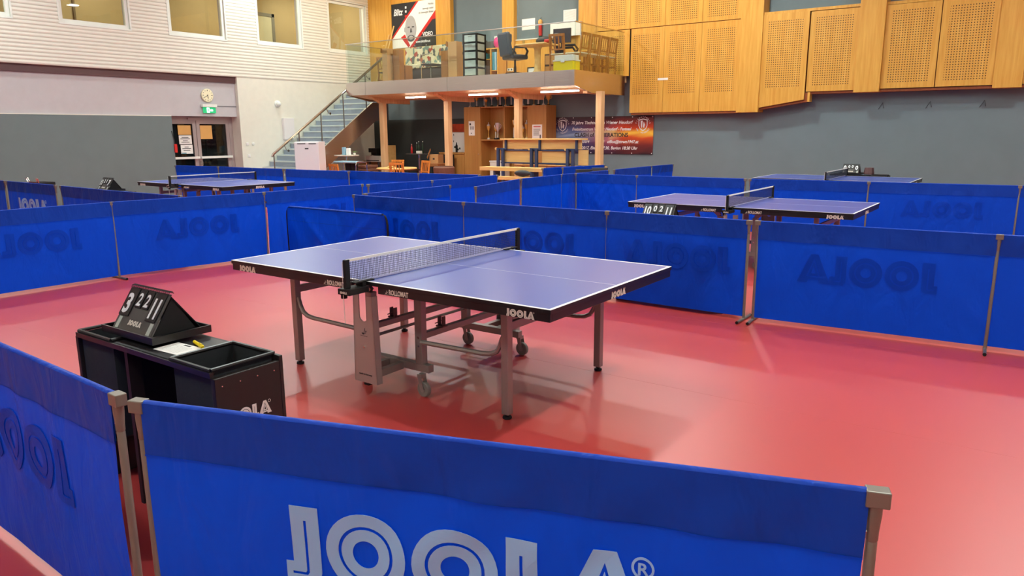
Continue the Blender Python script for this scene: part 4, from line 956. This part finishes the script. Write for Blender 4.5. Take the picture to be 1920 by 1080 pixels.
# ------------------------------------------------------------------ benches in front of the posts
t = thing('tiered_bench', 'folded tiered wooden bench with dark blue brackets below the gallery', 'bench', (0, 0, 0))
obj('top_board', G().box(-8.06, 11.62, 1.455, -5.68, 11.95, 1.49), m_ply, t, bevel=.004)
for a, b in ((-8.04, -6.9), (-6.88, -5.72)): obj('upper_panel', G().box(a, 11.72, 1.235, b, 11.74, 1.455), m_ply, t)
for a, b in ((-8.0, -7.04), (-6.86, -5.98)): obj('lower_panel', G().box(a, 11.74, .9, b, 11.76, 1.2), m_ply, t)
obj('end_panel', G().box(-5.82, 11.74, .86, -5.56, 11.78, 1.22), m_ply, t)
for x in (-7.92, -6.89, -5.84):
    obj('bracket', G().box(x-.025, 11.66, 1.25, x+.025, 11.71, 1.455).box(x-.29, 11.66, 1.215, x+.025, 11.71, 1.25), m_bluesteel, t)
    k = obj('upright', G().box(x-.27, 11.64, 0, x-.2, 11.7, 1.25), m_bluesteel, t); obj('upright', G().box(x-.12, 11.64, 0, x-.05, 11.7, 1.22), m_bluesteel, t)
    obj('cap', G().lathe([(.035, -.012), (.035, 0)], 10, (x-.29, 11.655, 1.235), 'y'), m_ply, k)
for z in (1.2, .88):
    obj('cross_rail', G().box(-8.1, 11.7, z-.015, -5.9, 11.73, z+.02), m_bluesteel, t)
obj('rear_step', G().box(-7.9, 12.0, .78, -5.3, 12.25, .82), m_ply, t)
for x in (-7.7, -6.6, -5.5): obj('step_leg', G().box(x-.03, 12.1, 0, x+.03, 12.16, .78), m_bluesteel, t)
t = thing('low_bench', 'low wooden bench in front of the tiered bench', 'bench', (0, 0, 0))
obj('seat', G().box(-8.17, 10.9, .72, -6.3, 11.2, .81), m_ply, t, bevel=.005); obj('lower_board', G().box(-7.75, 10.72, .52, -6.5, 10.88, .6), m_ply, t, bevel=.005)
for x in (-7.75, -6.6): obj('leg', G().box(x-.03, 10.95, 0, x+.03, 11.15, .72).box(x-.03, 10.74, .0, x+.03, 10.95, .52), m_bluesteel, t)
tag(obj('bag', G().ball((0, 0, .075), .15, 14, 8, (1.6, .42, .5)), m_ink, None, (-6.8, 10.8, .61), smooth=True), 'dark bag on the low bench', 'bag')
tag(obj('cloth_bundle', G().ball((0, 0, .07), .12, 14, 8, (1.2, .8, .6)), m_fridge, None, (-6.3, 12.12, .825), smooth=True), 'white cloth bundle at the right end of the tiered bench', 'cloth')
for k, (x, y, z, mt, lb) in enumerate(((-5.5, 11.1, .84, m_brownstack, 'brown chair back rising behind the loose barriers, left one'), (-4.68, 10.2, .85, m_ink, 'black chair back rising behind the loose barriers, middle one'), (-4.73, 11.0, .85, m_darkgrey, 'dark grey chair back rising behind the loose barriers, right one'))):
    t = thing('folding_chair', lb, 'chair', (x, y, 0), .9, 'chairs behind the loose barriers')
    obj('seat', G().box(-.2, -.2, .43, .2, .2, .46), mt, t); obj('backrest', G().box(-.2, .19, z-.2, .2, .22, z), mt, t, bevel=.01)
    for sx in (-1, 1): obj('leg', G().tube([(sx*.19, -.19, 0), (sx*.19, -.17, .44)], .011, 6), m_chrome, t); obj('leg', G().tube([(sx*.19, .22, 0), (sx*.19, .2, z-.02)], .011, 6), m_chrome, t)
t = thing('wire_basket', 'chrome handled basket behind the far left barrier near the wall', 'basket', (-13.37, 3.0, 0)); obj('basket', G().box(-.24, -.15, .5, .24, .15, .7), m_blackmat, t)
obj('handle', G().tube([(-.24, -.16, .7), (-.26, -.18, .78), (-.19, -.18, .79), (-.17, -.16, .71), (.17, -.16, .71), (.19, -.18, .79), (.26, -.18, .78), (.24, -.16, .7)], .011, 6), m_chrome, t)
for x in (-.2, .2): obj('leg', G().box(x-.015, -.12, 0, x+.015, -.09, .5).box(x-.015, .09, 0, x+.015, .12, .5), m_chrome, t)

# ------------------------------------------------------------------ banner on the back wall
def banner_print():
    mt, n, b, _ = nt('banner_print'); setp(b, .45, 0, .4)
    tc = n.nodes.new('ShaderNodeTexCoord'); nz = n.nodes.new('ShaderNodeTexNoise'); nz.inputs['Scale'].default_value = 2.6; nz.inputs['Detail'].default_value = 7; nz.inputs['Distortion'].default_value = 1.4
    sp = n.nodes.new('ShaderNodeSeparateXYZ'); n.links.new(tc.outputs['Generated'], sp.inputs[0]); n.links.new(tc.outputs['Generated'], nz.inputs['Vector'])
    def ramp(src, *st):
        r = n.nodes.new('ShaderNodeValToRGB')
        while len(r.color_ramp.elements) < len(st): r.color_ramp.elements.new(.5)
        for e, (p, c) in zip(r.color_ramp.elements, st): e.position = p; e.color = (*s2l(c), 1)
        n.links.new(src, r.inputs[0]); return r.outputs[0]
    zz = n.nodes.new('ShaderNodeMath'); zz.operation = 'MULTIPLY_ADD'; zz.inputs[1].default_value = .35; n.links.new(nz.outputs['Fac'], zz.inputs[0])
    z2 = n.nodes.new('ShaderNodeMath'); z2.operation = 'SUBTRACT'; z2.inputs[1].default_value = .17; n.links.new(sp.outputs[2], z2.inputs[0]); n.links.new(z2.outputs[0], zz.inputs[2])
    warm = ramp(zz.outputs[0], (0, (38, 20, 34)), (.22, (110, 34, 34)), (.42, (206, 78, 26)), (.55, (246, 196, 70)), (.66, (206, 66, 24)), (.84, (120, 26, 20)), (1, (60, 14, 16)))
    cool = ramp(zz.outputs[0], (0, (26, 22, 60)), (.3, (52, 70, 130)), (.48, (150, 176, 210)), (.6, (90, 110, 165)), (.8, (70, 44, 80)), (1, (54, 24, 36)))
    mx = n.nodes.new('ShaderNodeMix'); mx.data_type = 'RGBA'
    fx = n.nodes.new('ShaderNodeMapRange'); fx.inputs[1].default_value = .25; fx.inputs[2].default_value = .72; n.links.new(sp.outputs[0], fx.inputs[0])
    n.links.new(fx.outputs[0], mx.inputs[0]); n.links.new(cool, mx.inputs[6]); n.links.new(warm, mx.inputs[7]); n.links.new(mx.outputs[2], b.inputs['Base Color']); return mt
t = thing('banner', 'wide printed banner with white lettering on a red and blue sky on the back wall', 'banner', (-8.22, YB-.03, 1.05))
bw = 3.06; bs = obj('sheet', G().box(0, 0, 0, bw, .006, 1.0), banner_print(), t)
def btext(s, x, z, size, mt=m_line, sh=.25, al='LEFT', sx=1, bold=.0025): place(text_mesh(s, size, mt, al, sh, bold, sx=sx), 'lettering', bs, (x, -.003, z))
btext('70 Jahre Tischtennis in Wiener Neudorf', bw/2-.03, .80, .118, al='CENTER', sx=.98)
btext('Freizeitzentrum Wiener Neudorf - Festsaal', bw/2-.03, .63, .112, al='CENTER', sx=.93)
btext('CLASH of GENERATIONS', bw/2-.03, .455, .15, M('dark_slate_print', (44, 40, 40), .5), .0, 'CENTER', 1.0, .004)
btext('0650/4', .83, .29, .11); btext('8', 1.55, .29, .11); btext('office@ttvwn1947.at', 1.7, .29, .112, sx=.98)
btext('Juni 2017, Einlass 17:30, Beginn 18:30 Uhr', .70, .12, .115, sx=.98)
def emblem(cx):
    e = bs
    sh = [(-.13,.13),(0,.16),(.13,.13),(.13,-.02),(.09,-.11),(0,-.17),(-.09,-.11),(-.13,-.02)]
    sh2 = [(x*.84, y*.84) for x, y in sh]; inn = [(-.07,.1),(-.01,.11),(-.03,-.1),(-.06,-.05)]; inn2 = [(.02,.08),(.06,.0),(.03,-.09),(-.005,-.05)]
    place(flat_mesh([sh, sh2, inn, inn2], m_line), 'emblem', e, (cx, -.003, .77))
    def arc(s, a0, a1, flip):
        for i, ch in enumerate(s):
            if ch == ' ': continue
            a = a0+(a1-a0)*i/(len(s)-1); r = .185 if not flip else .225
            place(text_mesh(ch, .05, m_line, 'CENTER', 0, .0012), 'ring_letter', e, (cx+r*math.sin(a), -.003, .77+r*math.cos(a)), (0, a + (PI if flip else 0), 0))
    arc('TISCHTENNIS', -1.35, 1.35, False); arc('WR. NEUDORF', PI+1.0, PI-1.0, True)
emblem(.27); emblem(bw-.3)
for x in (.03, .62, 1.2, 1.85, 2.45, bw-.03):
    for z in (.025, .975): obj('eyelet', G().lathe([(.014, -.003), (.014, .0)], 8, (x, 0, z), 'y'), m_line, t)

# ------------------------------------------------------------------ things on the gallery
ZD = 3.071
t = thing('film_poster', 'large black, white and red poster with a bald man on the gallery wall', 'poster', (-14.42, YB-.08, 4.31))
pw, ph = 1.94, 1.36
def pp(*uv): return [(u*pw, (1-v)*ph) for u, v in uv]
obj('sheet', G().box(0, 0, 0, pw, .01, ph), m_dgrey, t)
sh = kids(t)[0]
def flat(nm, polys, mt, y, ex=.0006): place(flat_mesh(polys, mt, ex), nm, sh, (0, y, 0))
flat('black_field', [pp((0,0),(1,0),(1,1),(0,1))], m_ink, -.002)
flat('white_band', [pp((.6,0),(1,0),(1,.19),(.41,1),(0,1),(0,.74))], m_paper, -.0035)
flat('red_stripe', [pp((.565,0),(.61,0),(.0,.79),(.0,.735))], m_red, -.005)
flat('red_stripe', [pp((1,.2),(1,.3),(.46,1),(.39,1)), pp((.2,.76),(.29,.70),(.4,.96),(.36,1.0))], m_red, -.005)
flat('red_picture', [pp((1,.23),(1,.42),(.86,.44))], m_red, -.006)
flat('portrait', [[(x, y) for x, y in circ(.425*pw, (1-.58)*ph, .125*pw, 26, .285*ph)]], m_greyface, -.0065)
flat('ear', [circ(.295*pw, (1-.6)*ph, .02*pw, 10, .06*ph)], m_greyface, -.0063)
flat('beard', [[(.425*pw+.085*pw*math.cos(a), .2*ph+.075*ph*math.sin(a)) for a in [k*2*PI/18 for k in range(18)]], [(.425*pw+.05*pw*math.cos(a), .215*ph+.045*ph*math.sin(a)) for a in [k*2*PI/18 for k in range(18)]]], m_dgrey, -.008)
flat('eyes', [circ(.38*pw, .45*ph, .03*pw, 10, .016*ph), circ(.475*pw, .45*ph, .03*pw, 10, .016*ph), pp((.42,.58),(.44,.58),(.455,.67),(.405,.67))], m_dgrey, -.008)
def ptext(s, u, v, size, mt, al='LEFT', shr=0, bold=0, sx=1): place(text_mesh(s, size, mt, al, shr, bold, sx=sx), 'lettering', sh, (u*pw, -.009, (1-v)*ph))
ptext('Blitz', .05, .26, .27, m_line, 'LEFT', .3, .008, .8)
flat('squares', [pp((.31,.08),(.345,.08),(.345,.13),(.31,.13)), pp((.31,.17),(.345,.17),(.345,.22),(.31,.22))], m_line, -.008)
flat('red_dot', [circ(.33*pw, .7*ph, .03*pw, 12, .03*ph)], m_red, -.008)
ptext('Nichts', .93, .11, .085, m_dgrey, 'RIGHT'); ptext('bewegt mehr', .93, .2, .085, m_dgrey, 'RIGHT'); ptext('als bewegte Bilder', .93, .28, .085, m_dgrey, 'RIGHT')
ptext('VIDEO', .68, .78, .17, m_line, 'LEFT', 0, .004, .86); ptext('www.blitzfilm.at', .53, .915, .1, m_line, 'LEFT', 0, .003, .93)
for u in (.01, .25, .5, .75, .99): obj('eyelet', G().lathe([(.014, -.004), (.014, 0)], 8, (u*pw, 0, .03), 'y'), m_line, t)
def sheet_y(nm, x0, z0, x1, z1, y, mt, label, cat='paper'): return tag(obj(nm, G().box(x0, y, z0, x1, y+.003, z1), mt), label, cat)
sheet_y('wall_sheet', -9.36, 4.5, -8.91, 4.8, YB-.006, m_paper, 'white sheet on the grey gallery wall right of the oak strip')
w = sheet_y('wall_sheet', -7.97, 4.62, -7.56, 4.92, YB-.006, m_paper, 'printed list sheet, the highest on the gallery wall')
g = G()
for k in range(12): g.box(-7.94, YB-.0075, 4.65+.021*k, -7.6, YB-.007, 4.657+.021*k)
obj('print_lines', g, M('list_grey', (186, 182, 180), .7), w)
sheet_y('wall_sheet', -10.3, 4.24, -10.1, 4.4, YB-.076, m_paper, 'small white sheet above the dark gallery shelf')
t = thing('draped_cloth', 'wide white paper cloth draped over the shelf edge at the gallery back', 'cloth', (-8.26, 14.3, 4.2))
obj('sheet', G().grid(lambda u, v: (.95*u, -.02-.02*math.sin(u*17)*(1-v*.4), .0+.36*v), 30, 6).grid(lambda u, v: (.95*u, -.02+.1*v, .36-.0*v), 10, 2), m_paper, t, smooth=True)
obj('crossbar', G().tube([(-.02, .02, .34), (1.0, .02, .34)], .012, 6), m_steel, t)
for x in (.02, .95): obj('stand_leg', G().tube([(x, .03, .34), (x, .03, ZD-4.2)], .012, 6), m_steel, t)
t = thing('hanging_ornament', 'slender red and orange bottle-shaped ornament hanging on the grey gallery wall', 'ornament', (-8.7, YB-.05, 4.2))
obj('body', G().lathe([(.02, 0), (.045, .04), (.045, .2), (.02, .24)], 10), m_bottleg, t); obj('label_band', G().lathe([(.046, .1), (.05, .2), (.05, .36), (.03, .4)], 10), m_red, t); obj('top', G().lathe([(.03, .4), (.06, .42), (.06, .5), (.02, .54)], 10), m_tan, t); obj('cord', G().tube([(0,0,.54),(0,.04,.6)], .006, 5), m_ink, t)
# drawer tower
t = thing('drawer_tower', 'tall black-framed tower of five frosted drawers at the gallery edge', 'drawers', (-9.22, 12.1, ZD), .08)
for x in (-.2, .2):
    for y in (-.2, .2): obj('corner_post', G().box(x-.022, y-.022, 0, x+.022, y+.022, 1.08), m_blackmat, t)
for k in range(6): obj('frame_level', G().box(-.2, -.2, .0+.21*k, .2, .2, .03+.21*k), m_blackmat, t)
for k in range(5):
    d = obj('drawer', G().box(-.175, -.205, .04+.21*k, .175, .19, .2+.21*k).box(.178, -.17, .04+.21*k, .205, .17, .2+.21*k), m_drawer, t); obj('lip', G().box(-.06, -.215, .17+.21*k, .06, -.205, .19+.21*k), m_drawer, d)
def carton(label, loc, w, d, h, mt, rz=0):
    t = thing('cardboard_box', label, 'box', loc, rz, 'cardboard boxes on the gallery')
    obj('body', G().box(-w/2, -d/2, 0, w/2, d/2, h), mt, t, bevel=.004); obj('flap', G().bar((-w/2+.01, -d/2, h), (-w/2+.01, -d/2-.02, h-.12), w*.5, .006, (1,0,0)).box(-w/2, -d/2-.004, h*.48, w/2, -d/2, h*.485), m_card2 if mt is m_card else m_card, t)
carton('tall cardboard box at the left end of the gallery, front one', (-12.26, 12.0, ZD), .2, .3, .9, m_card)
carton('darker folded cardboard standing behind the front left gallery box', (-11.98, 12.12, ZD+.0), .24, .2, .87, m_card2)
carton('tall cardboard box directly left of the drawer tower', (-9.96, 12.2, ZD), .3, .25, .95, m_card)
carton('darker cardboard box left of the tall box by the drawer tower', (-10.3, 12.3, ZD), .25, .3, .74, m_card2)
carton('brown cardboard box in front of the patterned bench', (-12.15, 12.45, ZD), .5, .3, .46, m_card2)
# patterned bench with dark base
def pattern():
    mt, n, b, _ = nt('patterned_upholstery'); setp(b, .8, 0, .2)
    tc = n.nodes.new('ShaderNodeTexCoord'); vo = n.nodes.new('ShaderNodeTexVoronoi'); vo.inputs['Scale'].default_value = 9
    cr = n.nodes.new('ShaderNodeValToRGB'); cr.color_ramp.interpolation = 'CONSTANT'
    for p, c in ((.0, (206, 196, 160)), (.35, (96, 100, 96)), (.5, (170, 84, 70)), (.62, (120, 140, 130)), (.78, (216, 206, 176))):
        e = cr.color_ramp.elements.new(p); e.color = (*s2l(c), 1)
    sp = n.nodes.new('ShaderNodeSeparateColor'); n.links.new(tc.outputs['Object'], vo.inputs['Vector']); n.links.new(vo.outputs['Color'], sp.inputs[0]); n.links.new(sp.outputs[0], cr.inputs[0]); n.links.new(cr.outputs[0], b.inputs['Base Color']); return mt
m_pat = pattern()
t = thing('upholstered_bench', 'long patterned upholstered bench with dark front on the gallery', 'bench', (-11.75, 13.0, ZD), -.05)
obj('base', G().box(-1.05, -.2, .04, 1.05, .25, .40), m_darkgrey, t); obj('seat', G().box(-1.07, -.25, .40, 1.07, .25, .52), m_pat, t, bevel=.02); obj('backrest', G().bar((-1.07, .28, .78), (1.07, .28, .78), .12, .56), m_pat, t, bevel=.02)
t = thing('gallery_table', 'dark brown table behind the patterned bench under the poster', 'table', (-12.0, 13.85, ZD)); obj('tabletop', G().box(-.65, -.3, .86, .75, .35, .92), m_darkwood, t, bevel=.006); obj('column', G().box(-.05, -.05, .03, .05, .05, .86), m_blackmat, t); obj('foot_plate', G().box(-.3, -.25, 0, .3, .25, .03), m_blackmat, t)
tag(obj('water_bottle', G().lathe([(.035,0),(.04,.02),(.04,.16),(.015,.22),(.015,.26)], 12), m_clear, None, (-11.55, 13.7, ZD+.92), smooth=True), 'clear bottle on the dark table under the poster', 'bottle')
tag(obj('drinking_cup', G().lathe([(.03,0),(.04,.14),(.036,.14),(.028,.01)], 12), m_plasticw, None, (-12.0, 13.65, ZD+.92)), 'pale tall cup on the dark table under the poster', 'cup')
t = thing('steel_armchair', 'small chair frame of bent pale tube beside the patterned bench', 'chair', (-10.95, 12.35, ZD)); obj('frame', G().tube([(-.2, -.2, 0), (-.2, -.2, .62), (-.15, -.2, .68), (.2, -.2, .7)], .014, 6).tube([(-.2, .2, 0), (-.2, .2, .66)], .014, 6), m_chrome, t); obj('seat', G().box(-.2, -.2, .4, .2, .2, .44), m_darkgrey, t)
# leaning poles
for k, (x, x2, zt, lb) in enumerate(((-14.58, -14.28, 5.0, 'pale wooden pole leaning in the gallery corner, the taller'), (-14.72, -14.5, 4.75, 'pale wooden pole leaning in the gallery corner, the shorter'))):
    tag(obj('wooden_pole', G().bar((x, 13.85, ZD), (x2, 14.36, zt), .05, .03), m_ply), lb, 'pole')
C2 = slat_chair('wooden_chair', 'wooden chair with dark seat at the head of the stairs, left one', (-14.05, 13.75, ZD), PI, m_chairwood, m_seatd, 'wooden chairs on the gallery', .9, 4)
dup(C2, (-13.0, 13.5, ZD), 2.6, 'wooden chair with dark seat behind the stair handrail, right one')
# shelf with vase and binders
t = thing('gallery_shelf', 'low dark-fronted wooden shelf with blue and teal binders on the gallery', 'shelf', (-10.13, 14.05, ZD))
obj('carcass', G().box(-.5, -.2, 0, .38, -.0+.2, .03).box(-.5, -.2, .9, .38, .2, .93).box(-.5, -.2, .03, -.47, .2, .9).box(.35, -.2, .03, .38, .2, .9).box(.1, -.2, .03, .13, .2, .9).box(-.47, .18, .03, .35, .2, .9), m_oak, t)
obj('door', G().box(-.46, -.215, .04, .09, -.2, .6), m_darkwood, t); obj('shelf_board', G().box(-.47, -.19, .62, .1, .18, .64).box(.13, -.19, .3, .35, .18, .32), m_oak, t)
for k, (x, mt, h, lb) in enumerate(((-10.36, m_ink, .2, 'black binder in the gallery shelf'), (-10.24, m_teal, .16, 'teal box in the upper left of the gallery shelf'))):
    tag(obj('binder', G().box(-.05, -.1, 0, .05, .12, h), mt, None, (x, 13.97, ZD+.64)), lb, 'binder')
for k, (x, mt, lb) in enumerate(((-9.93, m_teal, 'teal binder in the right bay of the gallery shelf, left one'), (-9.85, m_lightblue, 'pale blue binder in the right bay of the gallery shelf'))):
    tag(obj('binder', G().box(-.035, -.1, 0, .035, .12, .5), mt, None, (x, 13.97, ZD+.32)), lb, 'binder')
tag(obj('dark_case', G().box(-.3, -.12, 0, .3, .12, .2).box(-.06, -.13, .2, .06, -.1, .23), m_darkgrey, None, (-10.25, 14.05, ZD+.93), bevel=.02), 'dark case lying on top of the gallery shelf', 'case')
t = thing('vase', 'glossy magenta vase on the gallery shelf', 'vase', (-9.83, 13.95, ZD+.93)); obj('body', G().lathe([(.05, 0), (.1, .06), (.12, .15), (.1, .24), (.05, .29), (.04, .28)], 16), m_magenta, t, smooth=True); obj('base_ring', G().lathe([(.06, 0), (.055, .015)], 14), m_tan, t)
t = thing('wall_sockets', 'small white double socket low on the oak wall of the gallery', 'socket', (-9.66, YB-.165, 3.42)); obj('plate', G().box(-.1, -.012, -.04, .1, 0, .04), m_wframe, t); obj('socket_well', G().lathe([(.025, -.016), (.025, -.012)], 10, (-.05, 0, 0), 'y'), m_darkgrey, t); obj('socket_well', G().lathe([(.025, -.016), (.025, -.012)], 10, (.05, 0, 0), 'y'), m_darkgrey, t)
# office chairs
def office_chair(name, label, loc, rz, mt, hi):
    t = thing(name, label, 'chair', loc, rz, 'office chairs on the gallery')
    obj('seat', G().box(-.26, -.25, .42, .26, .25, .54), mt, t, bevel=.04)
    obj('backrest', G().bar((0, .26, .5), (0, .36, hi), .5, .13, (0,1,0)), mt, t, bevel=.05)
    if hi > 1: obj('headrest', G().bar((-.2, .25, hi-.15), (.2, .25, hi-.15), .08, .22), mt, t, bevel=.03)
    for s in (-1, 1): obj('armrest', G().tube([(s*.29, .25, .52), (s*.3, .2, .7), (s*.3, -.12, .72), (s*.29, -.2, .62), (s*.28, -.15, .5)], .03, 8), m_blackmat, t, smooth=True)
    obj('gas_lift', G().lathe([(.035, .08), (.035, .25), (.025, .26), (.025, .42)], 12), m_blackmat, t)
    for k in range(5):
        a = k*2*PI/5+.3; f = obj('base_arm', G().bar((0, 0, .1), (.28*math.cos(a), .28*math.sin(a), .07), .05, .035), m_blackmat, t); obj('castor', G().ball((.28*math.cos(a), .28*math.sin(a), .03), .03, 8, 6), m_ink, f)
    return t
office_chair('office_chair', 'high-backed navy leather office chair on the gallery', (-8.27, 12.6, ZD), 2.75, m_leather, 1.08)
office_chair('office_chair', 'small dark maroon office chair between table and slatted chair', (-6.95, 13.12, ZD), 2.2, m_maroon, .92)
t = thing('pedestal_table', 'round-edged light wooden pedestal table on the gallery', 'table', (-7.4, 12.35, ZD)); obj('tabletop', G().box(-.46, -.33, .69, .42, .33, .73), m_ply, t, bevel=.015); obj('column', G().lathe([(.16, .03), (.09, .1), (.075, .3), (.085, .6), (.14, .69)], 14), m_ply, t, smooth=True)
obj('foot', G().bar((-.3, 0, .02), (.3, 0, .02), .1, .04).bar((0, -.3, .02), (0, .3, .02), .1, .04), m_ply, t)
tag(obj('dark_bag', G().ball((0, 0, .09), .2, 14, 8, (1.2, .7, .5)), m_ink, None, (-7.3, 12.5, ZD+.735), smooth=True), 'dark bag lying on the pedestal table', 'bag')
tag(obj('red_pouch', G().box(-.08, -.06, 0, .08, .06, .07), m_red, None, (-7.0, 12.2, ZD+.735), bevel=.02), 'small red pouch on the right end of the pedestal table', 'pouch')
t = thing('small_drinking_glass', 'small clear glass on the left end of the pedestal table', 'glass', (-7.72, 12.2, ZD+.735)); obj('body', G().lathe([(.025, 0), (.035, .1), (.032, .1), (.023, .01)], 12), m_clear, t, smooth=True)
t = thing('light_box', 'small framed white panel standing on the gallery floor', 'panel', (-7.8, 12.7, ZD+.02)); obj('frame', G().box(-.14, -.02, 0, .14, .02, .2), m_blackmat, t); obj('panel', G().box(-.11, -.025, .03, .11, -.02, .17), m_paper, t)
t = thing('drawer_unit', 'low brown desk unit standing behind the pedestal table', 'cabinet', (-7.6, 13.8, ZD)); obj('body', G().box(-.4, -.2, 0, .3, .3, .62), m_darkwood, t); obj('drawer', G().box(-.37, -.215, .35, .27, -.2, .58), m_cab, t); obj('drawer', G().box(-.37, -.215, .06, .27, -.2, .3), m_cab, t)
t = thing('monitor', 'dark panel screen with a pale sticker at the gallery corner', 'screen', (-7.3, 13.35, ZD), .1); obj('screen', G().box(-.25, -.02, .84, .25, .03, 1.2), m_screen, t, bevel=.005); obj('sticker', G().box(-.21, -.0215, 1.03, -.1, -.02, 1.09), m_lightblue, t); obj('stand', G().box(-.03, 0, .03, .03, .03, .86), m_blackmat, t); obj('foot', G().box(-.15, -.12, 0, .15, .12, .03), m_blackmat, t)
C3 = slat_chair('wooden_chair', 'light-seated slatted wooden chair at the gallery corner behind the crate', (-6.7, 12.32, ZD), PI+.12, m_chairwood, m_seat, 'wooden chairs on the gallery', .9, 4)
for k, nm in enumerate(('frontmost', 'second', 'third', 'rearmost')):
    dup(C3, (-6.23, 12.32+.47*k, ZD), -PI/2, '%s chair of the row along the gallery side glass' % nm)
t = thing('plastic_crate', 'yellow plastic crate with white lid and box at the gallery corner', 'crate', (-6.27, 11.9, ZD)); obj('crate', G().box(-.27, -.17, .0, .27, .17, .22), m_yellow, t, bevel=.01); obj('lid', G().box(-.28, -.18, .22, .28, .18, .25), m_plasticw, t); obj('inner_box', G().box(-.25, -.15, .25, .25, .15, .36), m_plasticw, t, bevel=.01); obj('latch', G().box(-.05, -.19, .19, .05, -.18, .26), m_wframe, t)
t = thing('glass_table', 'small wooden table with clear glass jugs in the gallery corner', 'table', (-6.62, 13.85, ZD)); obj('tabletop', G().box(-.4, -.25, .62, .1, .25, .65), m_oak, t); 
for x in (-.36, .06): obj('leg', G().box(x-.02, -.22, 0, x+.02, -.18, .62), m_oak, t); obj('leg', G().box(x-.02, .18, 0, x+.02, .22, .62), m_oak, t)
for k, (x, y, h, lb) in enumerate(((-6.9, 13.75, .34, 'clear glass jug on the corner table, left one'), (-6.74, 13.8, .4, 'clear glass jug on the corner table, middle one'), (-6.6, 13.74, .38, 'clear glass jug on the corner table, right one'))):
    tag(obj('glass_jug', G().lathe([(.05, 0), (.07, .02), (.075, h*.5), (.035, h*.75), (.05, h), (.045, h), (.03, h*.75), (.068, h*.5), (.06, .03)], 14), m_clear, None, (x, y, ZD+.65), smooth=True), lb, 'jug', 'glass jugs in the gallery corner')
